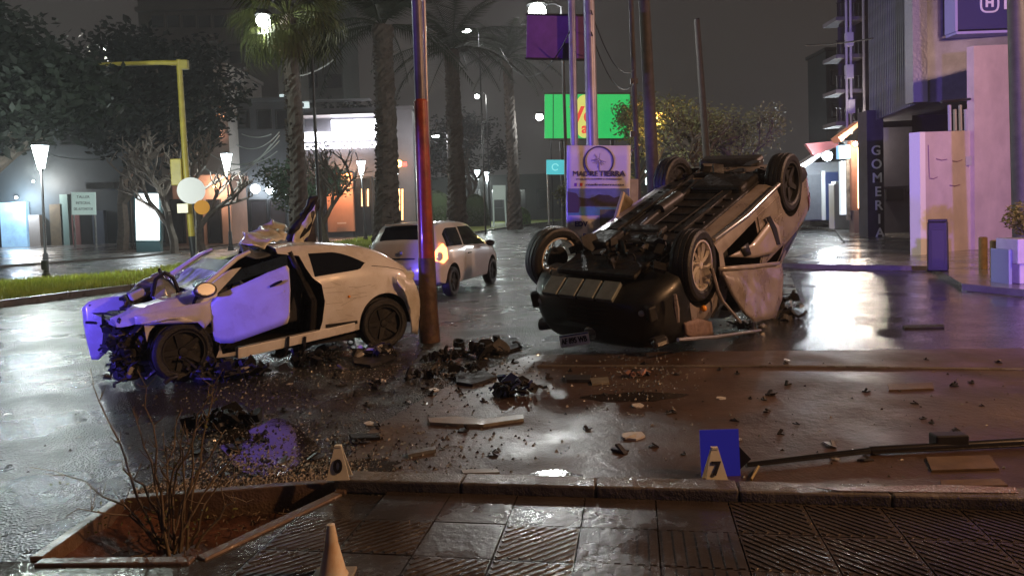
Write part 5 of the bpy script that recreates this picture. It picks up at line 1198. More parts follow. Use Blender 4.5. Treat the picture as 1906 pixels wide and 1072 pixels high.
MB().tube([Vector((.03, .06, 0)), D(361, 340, 27.72) - sr.location + Vector((.03, .0, 0))], .03, 8).build('post', steel, sr, 40)
# small white board on stand by the far palm
s_ = empty('frame_board', (D(932, 372, 75).x, 75, 0)); tag(s_, 'white framed board on legs near the far palm', 'sign')
fs, sw, sh = quad_frame(917, 941, 345, 372, 75); fsl = Matrix.Translation(-s_.location) @ fs
onfr(MB().box((0, 0, 0), (sw, sh, .12)), 'panel', mat('board_pale', (.4, .45, .42), .6, emit=(.4, .5, .45), es=.25), s_, fsl)
for x in (-.45, .45): a = fsl @ Vector((x * sw, -sh / 2, 0)); MB().tube([a, (a.x + .1 * x, a.y, 0)], .08, 6).build('leg', mat('board_pale', (.4, .45, .42), .6), s_, 40)
# overhead wires
wm_ = mat('wire', (.30, .33, .32), .5, metal=.3)
def wire(p0, p1, sag, label, rad=.02, m=wm_, group='overhead wires'):
    b = MB(); pts = [(p0.lerp(p1, t) - Vector((0, 0, sag * 4 * t * (1 - t)))) - p0 for t in np.linspace(0, 1, 14)]; b.tube(pts, rad, 5)
    o = b.build('overhead_wire', m); o.location = p0; tag(o, label, 'wire', group); return o
for i, (a, c, s_, dd) in enumerate((((430, 318), (520, 252), .5, 48), ((430, 306), (520, 262), .5, 48), ((355, 292), (505, 268), 1.6, 48), ((360, 262), (516, 282), 1.2, 48), ((440, 270), (520, 246), .6, 48), ((450, 250), (505, 250), .2, 48))):
    wire(D(*a, dd), D(*c, dd), s_, ('steep pale wire rising to the first palm, lowest of the fan', 'steep pale wire rising to the first palm, just above the lowest', 'deep sagging pale wire under the villa balcony', 'upper sagging wire from the villa to the palm trunk', 'faint short wire rising above the dark corner shop', 'nearly level wire over the dark corner shop')[i], .035)
for a, c, l_ in (((60, 276), (215, 292), 'lower thin wire crossing the dark block at the left'), ((130, 252), (200, 262), 'upper shorter wire crossing the dark block at the left')): wire(D(*a, 48), D(*c, 44), .4, l_, .025)
for a, c, s_, l_ in (((1100, 20), (1180, 130), .5, 'upper thin wire from the thick pale pole to the slender timber pole'), ((1100, 60), (1182, 150), .6, 'lower thin wire from the thick pale pole to the slender timber pole'), ((1060, 60), (930, 90), .8, 'thin wire running left from the hoarding')): wire(D(*a, 15), D(*c, 19), s_, l_, .012, iron)
wire(D(1500, 85, 30), D(1625, 72, 26), .05, 'dark wire reaching the balcony building on the right', .03, iron)
wire(D(555, 142, 25), D(620, 112, 30), .1, 'pale wire passing behind the first palm', .03)

# --- right side: far shops, gomeria, pink walls
dk = mat('dark_tower_wall', (.022, .030, .030), .8, var=.3, vscale=.3)
r, wd, top, d = rect_build('dark_tower', 'black narrow building beyond the shops', 1540, 1578, 95, 66, 4, dk)
for y in (130, 190): win(r, d, 1546, 1564, y, y + 30, dkw, fr_w=.12)
# lit shop at the far end with awning and lamp
fs_m = mat('far_shop_wall', (.16, .17, .18), .6, var=.3, vscale=1)
d = 44; r = empty('far_kiosk', gb(1545, d)); tag(r, 'small shop at the far end with a slanting awning and dazzling white lamp', 'kiosk')
Q = lambda x, y, dd=d: D(x, y, dd) - r.location
def bx(x0, x1, y0, y1, dd, th_, m, name, bev=0):
    a, c = D(x0, y1, dd), D(x1, y0, dd); return MB().box(Vector(((a.x + c.x) / 2, dd + th_ / 2, (a.z + c.z) / 2)) - r.location, (c.x - a.x, th_, c.z - a.z)).build(name, m, r, bevel=bev)

bx(1483, 1530, 325, 410, d - .15, .12, mat('shutter_dark', (.10, .11, .12), .6, var=.3), 'shutter'); bx(1530, 1536, 318, 410, d - .2, .15, mat('pale_frame', (.5, .5, .5), .5), 'door_frame')
bx(1536, 1560, 320, 410, d - .1, .1, mat('deep_blue_door', (.02, .035, .10), .4), 'door')
def sk(x0, x1, y0, y1, dd, m, name):
    a, c = D(x0, y1, dd), D(x1, y0, dd); o_ = r.location; z0 = max(.1, a.z)
    return MB().prism([Vector((a.x, dd, z0)) - o_, Vector((c.x, dd, z0)) - o_, Vector((c.x + 6, dd + 6, z0)) - o_, Vector((a.x + 4.5, dd + 8, z0)) - o_], (0, 0, c.z - z0)).build(name, m, r)
sk(1482, 1600, 300, 412, d, fs_m, 'wall')
b = MB(); b.prism([Q(1482, 312, d - 1.6), Q(1560, 262, d - .1), Q(1562, 268, d - .1), Q(1484, 322, d - 1.6)], (0, 1.2, 0)); b.build('awning', mat('awning_white', (.5, .52, .55), .6), r)
b = MB(); b.prism([Q(1500, 268, d - .8), Q(1560, 262, d - .8), Q(1560, 272, d - .8), Q(1515, 290, d - .8)], (0, .3, 0)); b.build('red_awning_edge', mat('awning_red', (.5, .15, .15), .6), r)
MB().ball(Q(1540, 291, d - 2.2), .27, 14).build('bright_lamp', mat('dazzling_lamp', (1, 1, 1), .4, emit=(.85, .95, 1), es=45), r, 60)
lamp(r, Q(1540, 296, d - 2.7), 900, (.85, .95, 1), .3)
fr = empty('ice_chest', gb(1562, 41)); tag(fr, 'white upright freezer standing outside the far shop', 'freezer'); fr.location.z = .12
a, c = D(1546, 412, 41), D(1573, 342, 41); b = MB(); b.box((0, 0, (c.z - .12) / 2), (c.x - a.x, .7, c.z - .12)); b.build('cabinet', mat('freezer_white', (.75, .78, .8), .35), fr, bevel=.03); MB().box((0, 0, c.z - .05), ((c.x - a.x) * .7, .6, .14)).build('lid', mat('freezer_white', (.75, .78, .8), .35), fr, bevel=.02)
MB().box((.25, -.37, .9), (.03, .03, .5)).build('handle', steel, fr)
# balcony building: narrow facade running back, with pipes and lit columns
r = empty('balcony_building', gb(1590, 36)); tag(r, 'narrow building with stacked balconies and pipes over an orange lit column', 'building')
bb = mat('balcony_render', (.15, .14, .15), .7, var=.4, vscale=1, bump=.3)
d = 36; sk(1562, 1628, -120, 262, d + .6, mat('balcony_wall', (.05, .046, .055), .8, var=.4, vscale=.7), 'wall'); sk(1596, 1628, 263, 440, d + .6, mat('balcony_wall', (.05, .046, .055), .8), 'lower_wall')
for y in (-30, 30, 100, 165, 225):
    bx(1556, 1612, y, y + 9, d - .8, 1.5, bb, 'balcony_slab', .01)
    for x in range(1558, 1612, 8): bx(x, x + 2, y - 24, y, d - .75, .05, iron, 'baluster')
    bx(1556, 1612, y - 26, y - 23, d - .8, .06, iron, 'handrail')
for x in (1574, 1582, 1606): MB().tube([Q(x, -80, d - .9), Q(x + 3, 250, d - .9)], .06, 8).build('pipe', mat('pale_pipe', (.4, .38, .42), .5), r, 40)
for x, y in ((1577, 60), (1577, 120), (1580, 185)): bx(x, x + 12, y, y + 26, d - 1.0, .3, mat('ac_unit', (.45, .43, .48), .5), 'air_conditioner', .02)
bx(1586, 1597, 262, 392, d - 1.2, .4, mat('orange_glow_column', (.35, .16, .10), .5, var=.3), 'column'); bx(1601, 1613, 262, 392, d - 1.2, .4, mat('orange_glow_column', (.35, .16, .10), .5), 'column')  # orange lamp glow put into the column colour
bx(1598, 1600.5, 275, 388, d - 1.25, .1, mat('warm_tube', (1, .7, .4), .5, emit=(1, .62, .36), es=6), 'tube_light'); bx(1608, 1610.5, 275, 392, d - 1.3, .1, mat('warm_tube', (1, .7, .4), .5), 'tube_light')
bx(1590, 1612, 392, 436, d - 1.2, .5, mat('column_plinth', (.20, .14, .12), .6), 'plinth')
bx(1562, 1596, 270, 296, d - 1.1, .3, mat('blue_lit_sign', (.3, .6, .8), .5, emit=(.25, .55, .85), es=1.1, var=.5, vscale=2), 'blue_sign'); bx(1566, 1574, 300, 400, d - 1.1, .2, mat('pale_lit_panel', (.7, .75, .75), .5, emit=(.7, .85, .85), es=.9), 'lit_door_edge'); bx(1577, 1584, 296, 410, d - 1.0, .15, mat('shelf_mixed', (.3, .28, .24), .5, var=.8, vscale=3), 'shelf_display')
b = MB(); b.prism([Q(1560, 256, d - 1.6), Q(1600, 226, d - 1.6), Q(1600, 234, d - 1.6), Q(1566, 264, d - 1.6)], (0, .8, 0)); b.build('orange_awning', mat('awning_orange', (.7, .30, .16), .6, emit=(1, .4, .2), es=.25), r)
MB().ball(Q(1592, 268, d - 1.7), .10, 10).build('shop_lamp', mat('dazzling_lamp', (1, 1, 1), .4), r, 60)
MB().ball(Q(1604, 262, d - 1.7), .10, 10).build('shop_lamp', mat('orange_lens', (1, .5, .1), .3), r, 60)
lamp(r, Q(1592, 272, d - 2.2), 500, (1, .85, .7), .15)
# gomeria: dark post with vertical letters, upper ribbed facade, recess
g0 = gb(1636, 31); r = empty('tyre_repair_shop', g0); tag(r, 'dark tyre repair shop with ribbed upper front and the vertical word GOMERIA on its post', 'building')
d = 31
bx(1616, 1644, 205, 470, d, .8, mat('post_dark', (.05, .045, .06), .6, var=.4, vscale=2), 'corner_post', .01)
lt = mat('sign_grey_letters', (.75, .73, .8), .5)
for k, ch_ in enumerate('GOMERIA'):
    p = D(1630.5 + k * 1.25, 281 + k * 25.5, d - .03); put_text(ch_, .56, lt, frame_of(p - r.location, (1, 0, 0), (0, 0, 1)), r, bold=.012)
bx(1640, 1730, 235, 475, d + 3, .3, mat('recess_wall', (.13, .12, .15), .7, var=.3, vscale=.8), 'recess_wall'); bx(1644, 1724, 345, 349, d + 2.95, .06, mat('dark_line', (.03, .03, .04), .7), 'wall_seam')
bx(1650, 1682, 343 + 8, 366 + 8, d + 2.9, .1, black, 'notice'); 
b = MB(); rq = random.Random(1); 
for k in range(5): b.tube([Q(1686 + k * 5, 350 + rq.uniform(0, 12), d + 2.9), Q(1692 + k * 5, 352 + rq.uniform(0, 12), d + 2.9)], .03, 5)
b.build('graffiti', black, r)
# ribbed overhang
A0, A1 = D(1622, 240, 32), D(1712, 200, 26)
hgt = 14; dv = (A1 - A0); dv.z = 0; L0 = dv.length; dv.normalize(); nv = Vector((dv.y, -dv.x, 0))
mrib = mat('ribbed_metal', (.17, .18, .21), .4, metal=.4, var=.4, vscale=1.5, bump=.2)
b = MB(); zb_ = 5.0
b.prism([Vector((A0.x, A0.y, zb_)) - r.location, Vector((A1.x, A1.y, zb_)) - r.location, Vector((A1.x, A1.y, zb_)) - nv * 4 - r.location, Vector((A0.x, A0.y, zb_)) - nv * 4 - r.location], (0, 0, hgt)); b.build('upper_front', mrib, r)
rib = None
for k in range(26):
    p = A0 + dv * (L0 * (k + .5) / 26); p.z = zb_ + hgt / 2; me_ = rib or MB().box((0, 0, 0), (L0 / 26 * .5, .10, hgt)).mesh('rib', mrib); rib = me_
    link('rib', me_, r, Matrix.Translation(p + nv * .04 - r.location) @ Matrix.Rotation(math.atan2(dv.y, dv.x), 4, 'Z'))
b = MB(); b.box(Vector((A1.x, A1.y, zb_ + hgt / 2)) + nv * .1 - r.location, (.5, .5, hgt)); b.build('corner_strip', mat('studded_strip', (.28, .28, .31), .4, metal=.4, bump=.9, bscale=9), r)
# pink walls and gate
pk = mat('pale_rendered_wall', (.54, .46, .45), .65, col2=(.40, .34, .34), vscale=.9, bump=.3, bscale=7)
w0, w1, w2_ = G(1722, 481), G(1818, 470), G(1900, 462)
def vwall(name, px0, pxl, px1, pxr, ytl, ytr, m, root, a, c, th_=.2, zb=.12):
    dv = (c - a); dv.z = 0; dv.normalize(); nn = Vector((dv.y, -dv.x, 0)); la = PL(px0, ytl, a, nn); lc = PL(px1, ytr, a, nn); o_ = root.location
    return MB().prism([Vector((la.x, la.y, zb)) - o_, Vector((lc.x, lc.y, zb)) - o_, lc - o_, la - o_], -nn * th_).build(name, m, root)
pr_ = empty('pink_gate_wall', w0); tag(pr_, 'lower pale pink wall with scribbles right of the tyre shop', 'wall')
vwall('wall', 1722, 0, 1812, 0, 246, 243, pk, pr_, w0, w2_); dvw = (w2_ - w0); dvw.z = 0; dvw.normalize(); nnw = Vector((dvw.y, -dvw.x, 0))
b = MB(); 
for (x0, y0, x1, y1) in ((1742, 296, 1762, 297), (1772, 300, 1790, 298), (1767, 345, 1786, 344), (1727, 270, 1729, 330), (1729, 332, 1744, 330)): b.tube([PL(x0, y0, w0, nnw) - w0 + nnw * .015, PL((x0 + x1) / 2, (y0 + y1) / 2 + 2, w0, nnw) - w0 + nnw * .015, PL(x1, y1, w0, nnw) - w0 + nnw * .015], .012, 5)
b.build('graffiti', mat('scribble', (.22, .12, .2), .6), pr_)
vwall('gate_post', 1712, 0, 1722, 0, 246, 246, mat('white_post', (.7, .68, .66), .6), pr_, w0 + nnw * .1, w2_ + nnw * .1, .3)
MB().box(PL(1800, 300, w0, nnw) - w0 + nnw * .02, (.18, .08, .26)).build('meter_box', mat('grey_box', (.3, .3, .31), .5), pr_)
pt = empty('tall_pink_wall', w1); tag(pt, 'tall pale pink wall beside the right hand pole', 'wall')
vwall('wall', 1812.6, 0, 1960, 0, 86, 80, pk, pt, w0 + nnw * .12, w2_ + nnw * .12)
for k in range(5): MB().tube([PL(1768 + k * 10, 244, w0, nnw) - w0, PL(1767 + k * 10, 196 + (k % 2) * 8, w0, nnw) - w0], .05, 6).build('spike', mat('grey_spike', (.3, .3, .33), .5), pr_, 40)
MB().tube([PL(1752, 190, w0, nnw) - w0, PL(1815, 184, w0, nnw) - w0], .04, 6).build('top_rail', iron, pr_)
# building behind with the navy sign
d = 30; r = empty('sign_building', gb(1800, d)); tag(r, 'dark building above the pink walls carrying a navy sign with a white H emblem', 'building')
sk(1700, 2050, 66, 480, d, mat('plum_black_wall', (.045, .035, .04), .8, var=.4, vscale=.6), 'wall'); bx(1714, 2050, -140, 65, d - 1.0, .9, mat('beige_band', (.20, .14, .11), .7, var=.4, vscale=.6), 'upper_band'); bx(1700, 1790, -140, 26, d - 1.1, .08, mat('plum_black_wall', (.045, .035, .04), .8), 'dark_band')
bx(1712, 1900, 62, 70, d - 1.4, .5, black, 'ledge')
for x in (1736, 1770): bx(x, x + 22, 150, 190, d - .06, .06, dkw, 'window')
d2 = 25; bx(1782, 2000, -130, 56, d2, .5, mat('navy_sign', (.035, .035, .13), .45), 'sign_panel'); bx(1780, 2000, 57, 59.5, d2 - .05, .6, mat('sign_rim', (.4, .38, .6), .4), 'sign_rim'); bx(1778, 1781.5, -130, 59, d2 - .05, .6, mat('sign_rim', (.4, .38, .6), .4), 'sign_rim')
wl = mat('white_lettering', (.75, .75, .8), .5); c0 = Q(1842, 6, d2 - .03)
b = MB(); b.tube([c0 + Vector((.29 * math.copysign(abs(math.cos(a)) ** .6, math.cos(a)), 0, .30 * math.copysign(abs(math.sin(a)) ** .6, math.sin(a)))) for a in np.linspace(0, 6.2832, 33)], .035, 6, cap=False); b.build('emblem_ring', wl, r, 50)
put_text('H', .40, wl, frame_of(c0, (1, 0, 0), (0, 0, 1)), r, bold=.02); put_text('H', .62, wl, frame_of(c0 + Vector((.68, 0, -.02)), (1, 0, 0), (0, 0, 1)), r, bold=.02)
MB().box(Q(1855, 64, d2 + .3), (.5, .1, .06)).build('eave_light', mat('dim_eave_light', (.6, .5, .5), .5, emit=(.8, .6, .6), es=.6), r)
# bollards, tyre, planter
tb = G(1746, 504, .12); r = empty('block_bollard', tb); r.rotation_euler = (0, 0, R(-32)); tag(r, 'waist high dark square bollard standing against the lower pink wall', 'bollard')
MB().box((0, 0, .53), (.40, .34, 1.06), None, 0, .94).build('block', mat('dark_block', (.016, .013, .015), .5, var=.4, vscale=4), r, bevel=.03); MB().box((0, 0, 1.08), (.36, .31, .05)).build('cap', mat('dark_block_cap', (.03, .026, .03), .5), r, bevel=.015); MB().box((0, -.165, .48), (.24, .02, .80)).build('inset_panel', mat('grey_inset', (.026, .024, .026), .5), r, bevel=.006)
wb_m = mat('ochre_timber', (.36, .24, .10), .65, var=.4, vscale=6, bump=.4)
for k, (x, yb2, yt) in enumerate(((1830, 500, 441), (1852, 513, 447))):
    p = G(x, yb2, .12); t = D(x - 3, yt, p.y); o = MB().tube([(0, 0, 0), (0, 0, (t.z - .12) * .97), (0, 0, t.z - .12)], [.085, .085, .06], 14).build('timber_bollard', wb_m, None, 40); o.location = p
    tag(o, ('shorter ochre timber bollard farther from the planter', 'ochre timber bollard right beside the white planter')[k], 'bollard')
p = G(1908, 526, .12); r = empty('planter', p); tag(r, 'white block planter with a yellow green shrub at the right edge', 'planter')
pl_m = mat('planter_white', (.6, .58, .56), .55, var=.2, vscale=4)
MB().box((0, 0, .58), (.66, .6, .44)).build('upper_box', pl_m, r, bevel=.02); MB().box((0, 0, .18), (.5, .46, .36)).build('foot_box', pl_m, r, bevel=.02); MB().box((-.36, .1, .3), (.06, .5, .62)).build('blue_side', mat('blue_grey_side', (.25, .30, .38), .5), r, bevel=.01)
b = MB(); q = random.Random(9); leaves(b, Vector((.12, 0, 1.15)), .45, 1500, .05, q); b.build('shrub', mat('yellow_green_leaf', (.20, .20, .04), .5, var=.5), r)

# --- light sources outside the frame: street lamp over the right shoulder, patrol car with blue beacon
p = Vector((13.4, .6, 0)); r = empty('near_street_lamp', p); tag(r, 'sodium street lamp on a mast, outside the picture to the right of the camera', 'street light')
MB().tube([(0, 0, 0), (0, 0, 7.2), (-.4, .2, 7.7), (-1.6, .7, 7.85)], [.10, .07, .05, .045], 10).build('mast', steel, r, 50)
MB().box((-1.8, .8, 7.83), (.75, .3, .14), Matrix.Rotation(-.42, 3, 'Z')).build('lamp_housing', iron, r, bevel=.03)
MB().ball((-1.85, .82, 7.72), .13, 14, sq=.5).build('lens', mat('sodium_lens', (1, .7, .4), .3, emit=(1, .55, .22), es=30), r, 60)
lamp(r, (-1.85, .82, 7.55), 5000, (1, .52, .24), .18)
p = Vector((-16.2, 20.6, .1)); r = empty('added_left_lamp', p); r.name = 'added_tall_lamp'; tag(r, 'tall white street lamp added unseen beyond the upper left corner to brighten the road', 'street light')  # unseen lamp added to brighten the wet road at the left
MB().tube([(0, 0, 0), (0, 0, 9.2), (1.2, -.1, 9.7), (3.6, -.5, 9.75)], [.10, .07, .05, .045], 10).build('mast', iron, r, 50)
MB().box((3.8, -.6, 9.74), (.75, .3, .14)).build('lamp_housing', iron, r, bevel=.03)
MB().ball((3.8, -.6, 9.64), .15, 14, sq=.5).build('lens', high, r, 60)
lamp(r, (3.8, -.6, 9.4), 1300, (.84, 1.0, .90), .25)
p = Vector((17.0, 11.5, .12)); r = empty('added_pavement_lamp', p); tag(r, 'rosy street lamp added over the pavement, unseen at the right, to brighten the pink walls', 'street light')  # unseen lamp added to lift the pale walls at the right
MB().tube([(0, 0, 0), (0, 0, 7.2), (-.2, .2, 7.6), (-1.2, .7, 7.8)], [.10, .07, .05, .045], 10).build('mast', steel, r, 50)
MB().box((-1.4, .8, 7.78), (.75, .3, .14)).build('lamp_housing', iron, r, bevel=.03)
MB().ball((-1.4, .8, 7.68), .13, 14, sq=.5).build('lens', mat('rosy_lens', (1, .7, .6), .3, emit=(1, .62, .50), es=30), r, 60)
lamp(r, (-1.4, .8, 7.5), 2600, (1, .60, .46), .18)
pc_ = hatchback('patrol_car', 'patrol car with a blue beacon, outside the picture behind the camera to the left', mat('patrol_paint', (.1, .1, .12), .3, coat=.5), False)
pc_.location = (-14.6, -2.4, 0); pc_.rotation_euler = (0, 0, R(38))
bm_ = mat('blue_beacon', (.05, .08, 1), .3, emit=(.12, .12, 1), es=30)
MB().box((.7, 0, 1.62), (.25, 1.1, .12)).build('beacon_bar', bm_, pc_, bevel=.03)
bl = lamp(None, (-13.9, -.5, 1.1), 13000, (.14, .09, 1.0), .12, typ='SPOT', target=(-2.95, 10.0, 1.0), spot=17, blend=.25)
pc2 = copy_tree(pc_); pc2.location = (1.6, -8.2, 0); pc2.rotation_euler = (0, 0, R(70)); pc2['label'] = 'second patrol car with a blue beacon, added unseen behind the camera to tint the walls'  # copied car, added behind the camera as carrier of the next blue spot
bl2 = lamp(None, (2.2, -6.2, 1.9), 24000, (.32, .17, 1.0), .12, typ='SPOT', target=(14.2, 21.5, 2.0), spot=30, blend=.5)  # blue spot added for the purple on the right hand walls
bl3 = lamp(None, (-14.0, -.6, 1.75), 9000, (.34, .20, 1.0), .12, typ='SPOT', target=(1.3, 15.0, 5.6), spot=18, blend=.7)
# ================================================================== evidence markers, debris, twigs
cone_m = mat('marker_card', (.78, .76, .62), .5, var=.15, vscale=12)
def marker(px, py, h_, digit, label, tiltx=0):
    p = G(px, py); p.z = .09 if digit == '0' else .004 if digit else .03
    if digit: p = G(px, py, p.z)
    r = empty('evidence_marker', p); tag(r, label, 'evidence marker'); b = MB(); w0_, w1_ = h_ * .36, h_ * .10
    for s in (-1, 1):
        yo = -s * h_ * .22; b.prism([(-w0_, -h_ * .22 * s, 0), (w0_, -h_ * .22 * s, 0), (w1_, -.01 * s, h_), (-w1_, -.01 * s, h_)], (0, .006 * s, 0))
    b.box((0, 0, h_), (w1_ * 2, .03, .012)); b.build('folded_card', cone_m, r)
    if digit:
        f = frame_of((0, -h_ * .22 * .58 - .006, h_ * .40), (1, 0, 0), (0, h_ * .22, h_)); put_text(digit, h_ * .55, mat('marker_ink', (.01, .01, .01), .5), f, r, bold=h_ * .02)
    return r
marker(632, 889, .20, '0', 'yellow evidence marker numbered 0 on the kerb by the tree pit')
marker(1331, 893, .20, '7', 'yellow evidence marker numbered 7 in front of the blue card')
p = G(620, 1076, .03); r = empty('road_cone', p); tag(r, 'unnumbered pale cone nearest the camera, cut by the bottom edge', 'cone')
MB().lathe([(.075, 0), (.07, .02), (.062, .03), (.030, .17), (.028, .19), (.018, .255), (.001, .26)], 24).build('cone', mat('cone_pale', (.66, .64, .52), .55, col2=(.55, .38, .22), vscale=9), r, 40)
MB().box((0, 0, .008), (.19, .17, .016)).build('base', mat('cone_base', (.30, .26, .18), .6, var=.4), r, bevel=.005)
# blue card standing behind marker 7
q0 = G(1345, 891, .0); c_ = empty('blue_card', q0); tag(c_, 'upright blue square card behind evidence marker 7', 'card')
s0 = q0.y / 1376
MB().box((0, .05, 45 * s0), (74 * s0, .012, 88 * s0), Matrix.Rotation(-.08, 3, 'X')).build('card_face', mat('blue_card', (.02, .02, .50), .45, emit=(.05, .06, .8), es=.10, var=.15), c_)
MB().box((30 * s0, .13, 25 * s0), (52 * s0, .012, 52 * s0), Matrix.Rotation(R(48), 3, 'Y')).build('card_prop', black, c_)
# fallen pole lying across the apron
P0_, P1_, P2_ = G(1388, 865, .03), G(1620, 838, .035), G(1990, 818, .04)
fpz = empty('fallen_pole', P0_); tag(fpz, 'long thin black pole lying on the wet concrete at the right', 'pole')
MB().tube([Vector(), P1_ - P0_], [.016, .022], 10).build('thin_section', mat('wet_black_metal', (.02, .02, .02), .12, metal=.6, coat=1), fpz, 40); MB().tube([P1_ - P0_, P2_ - P0_], [.028, .032], 10).build('thick_section', mat('wet_black_metal2', (.015, .013, .012), .2, metal=.3, coat=1), fpz, 40)
MB().box(G(1766, 824, .05) - P0_ + Vector((0, .0, .02)), (.22, .1, .09)).build('bracket', black, fpz, bevel=.01)
MB().tube([G(1412, 868, .03) - P0_, G(1398, 892, .02) - P0_], .009, 6).build('bent_clip', mat('brass', (.6, .45, .15), .3, metal=.9), fpz)
# planks and strips of trim on the ground
tan = mat('wet_tan_board', (.13, .08, .042), .5, var=.4, vscale=9)
def flat(pts, th_, name, label, m, cat='debris', z=.006, group=None):
    P = [G(x, y, z) for x, y in pts]; c = sum(P, Vector()) / len(P); o = MB().prism([p - c for p in P], (0, 0, th_)).build(name, m); o.location = c; tag(o, label, cat, group); return o
flat([(1652, 717), (1736, 714), (1738, 725), (1655, 728)], .012, 'board', 'narrow tan board lying beyond the fallen pole', tan)
flat([(1724, 853), (1842, 850), (1860, 874), (1734, 878)], .012, 'board', 'wide tan board between the fallen pole and the kerb', tan)
flat([(1750, 896), (1860, 893), (1876, 905), (1752, 908)], .010, 'board', 'tan board lying nearest the kerb at the right', tan)
pale = mat('pale_trim', (.27, .25, .20), .35, coat=.4, var=.4, vscale=7)
flat([(797, 783), (850, 780), (900, 785), (974, 776), (975, 784), (900, 795), (850, 794), (800, 791)], .025, 'bumper_strip', 'long pale strip of bumper lying in the middle foreground', pale)
flat([(858, 876), (925, 874), (930, 881), (862, 883)], .010, 'trim_strip', 'short pale strip near the kerb under the bumper strip', pale)
flat([(1098, 707), (1132, 705), (1134, 715), (1102, 717)], .02, 'trim_piece', 'pale flake of trim in front of the licence plate', pale)
flat([(1052, 702), (1100, 703), (1098, 712), (1054, 712)], .03, 'trim_piece', 'grey slat in front of the licence plate', bare)
flat([(756, 846), (810, 836), (812, 842), (760, 852)], .025, 'metal_lath', 'bright edged metal lath lying between marker 0 and the bumper strip', steel)
flat([(650, 812), (705, 810), (708, 818), (655, 820)], .02, 'metal_lath', 'dark lath lying left of the bumper strip', under)
flat([(1520, 908), (1760, 903), (1890, 908), (1896, 918), (1700, 916), (1560, 914)], .004, 'mesh_mat', 'ribbed pinkish mat strip along the top of the kerb', mat('pink_mat', (.26, .18, .16), .3, bump=1, bscale=60, var=.3), 'mat', .089)
flat([(1680, 608), (1755, 606), (1758, 611), (1684, 613)], .02, 'dark_strip', 'dark thin strip on the reflecting wet ground in front of the pink wall', under)
for i_, (pts_, l_, m_) in enumerate((([(655, 668), (720, 655), (735, 668), (690, 684), (660, 680)], 'flat grey panel torn from the white wreck, behind marker 0', bare), ([(880, 640), (960, 632), (972, 648), (930, 662), (885, 656)], 'flat dark bumper skin between the two wrecks', under), ([(380, 768), (450, 756), (475, 772), (430, 790), (385, 786)], 'flat black wheel arch liner below the white wreck nose', under), ([(848, 700), (900, 694), (925, 706), (880, 720), (850, 716)], 'flat dark plate in the middle of the road', under))):
    flat(pts_, .03, 'torn_panel', l_, m_)
def lump(px, py, s_, seed, label, ms, n=14, name='debris_lump', z=.03, hgt=.16):
    o = wreck(int(n * 1.4), (0, 0, 0), (s_, s_ * .7, s_ * hgt), seed, s_ * .14, s_ * .5, tuple(range(len(ms)))).build(name, ms); o.location = G(px, py, z) + Vector((0, 0, s_ * .15)); tag(o, label, 'debris', 'torn car parts on the road'); return o
wh_m = mat('white_scrap', (.55, .54, .52), .4, var=.3); am = mat('amber_lens', (.9, .35, .04), .2); pkm = mat('pinkish_scrap', (.40, .22, .18), .5, var=.4)
lump(1188, 697, .16, 41, 'pinkish crumpled piece of trim on the joint line of the apron', [pkm, under, pkm], 10)
lump(420, 700, .42, 42, 'dark torn wheel arch heap at the front wheel of the white wreck', [under, under, bare], 46)
lump(590, 672, .26, 43, 'black rounded part lying under the sill of the white wreck', [under, under], 20)
lump(820, 668, .26, 44, 'heap of black parts right of the red pole foot', [under, under, bare], 20)
lump(905, 655, .34, 45, 'heap of grey and black parts between the two wrecks', [under, bare, under], 24)
lump(700, 660, .30, 46, 'pale and dark scraps behind the rear wheel of the white wreck', [wh_m, under, bare], 34)
lump(940, 730, .28, 47, 'dark engine part with a blue hose in the middle of the road', [under, under, mat('blue_hose', (.02, .03, .10), .3)], 26)
lump(700, 716, .16, 48, 'small white and black scrap left of the middle heap', [wh_m, under], 14)
lump(430, 790, .28, 49, 'black crumpled part lying below the front of the white wreck', [under, under], 30)
lump(1440, 585, .42, 50, 'tangle of black bars and seat parts at the rear of the overturned car', [under, bare, under, steel], 34, hgt=.7)
lump(1385, 610, .26, 51, 'shiny bent strips beside the roof rail of the overturned car', [steel, under, chrome], 18)
lump(1290, 600, .22, 52, 'pale scraps spilled from the overturned car near its front wheel', [under, wh_m, pkm], 16)
lump(790, 700, .22, 53, 'black scrap in front of the red pole', [under, bare], 18)
lump(868, 688, .22, 54, 'broad dark parts right of the red pole', [under, under, bare], 14)
# upright plank of torn trim behind the nose of the overturned car
pA_, pB_ = D(1132, 455, 10.6), D(1160, 358, 10.8)
o = empty('torn_trim_plank', (pA_.x, pA_.y, 0)); tag(o, 'pale torn strip of bodywork sticking up behind the nose of the overturned car', 'debris')
MB().tube([Vector((.1, .2, .2)), pA_ - o.location, pB_ - o.location], [.03, .035, .03], 4).build('pale_edge', mat('pinkish_edge', (.55, .45, .38), .4), o)
b = panel([D(1128, 462, 10.7) - o.location, D(1162, 358, 10.9) - o.location, D(1178, 372, 11.0) - o.location, D(1172, 410, 11) - o.location, D(1160, 460, 10.9) - o.location], Vector((0, 1, 0)), .02, 'torn_sheet', mat('olive_sheet', (.16, .13, .07), .5, var=.4), o, 2, bow=.05); crumple(b, lambda c: 1, .05, 6, 3)
b = panel([D(1072, 470, 10.4) - o.location, D(1100, 455, 10.4) - o.location, D(1132, 438, 10.5) - o.location, D(1158, 448, 10.6) - o.location, D(1120, 468, 10.4) - o.location, D(1080, 476, 10.4) - o.location], Vector((0, 0, 1)), .03, 'torn_liner', mat('rusty_liner', (.30, .14, .09), .5, var=.6, vscale=9), o, 3, bow=.05); crumple(b, lambda c: 1, .05, 10, 6)
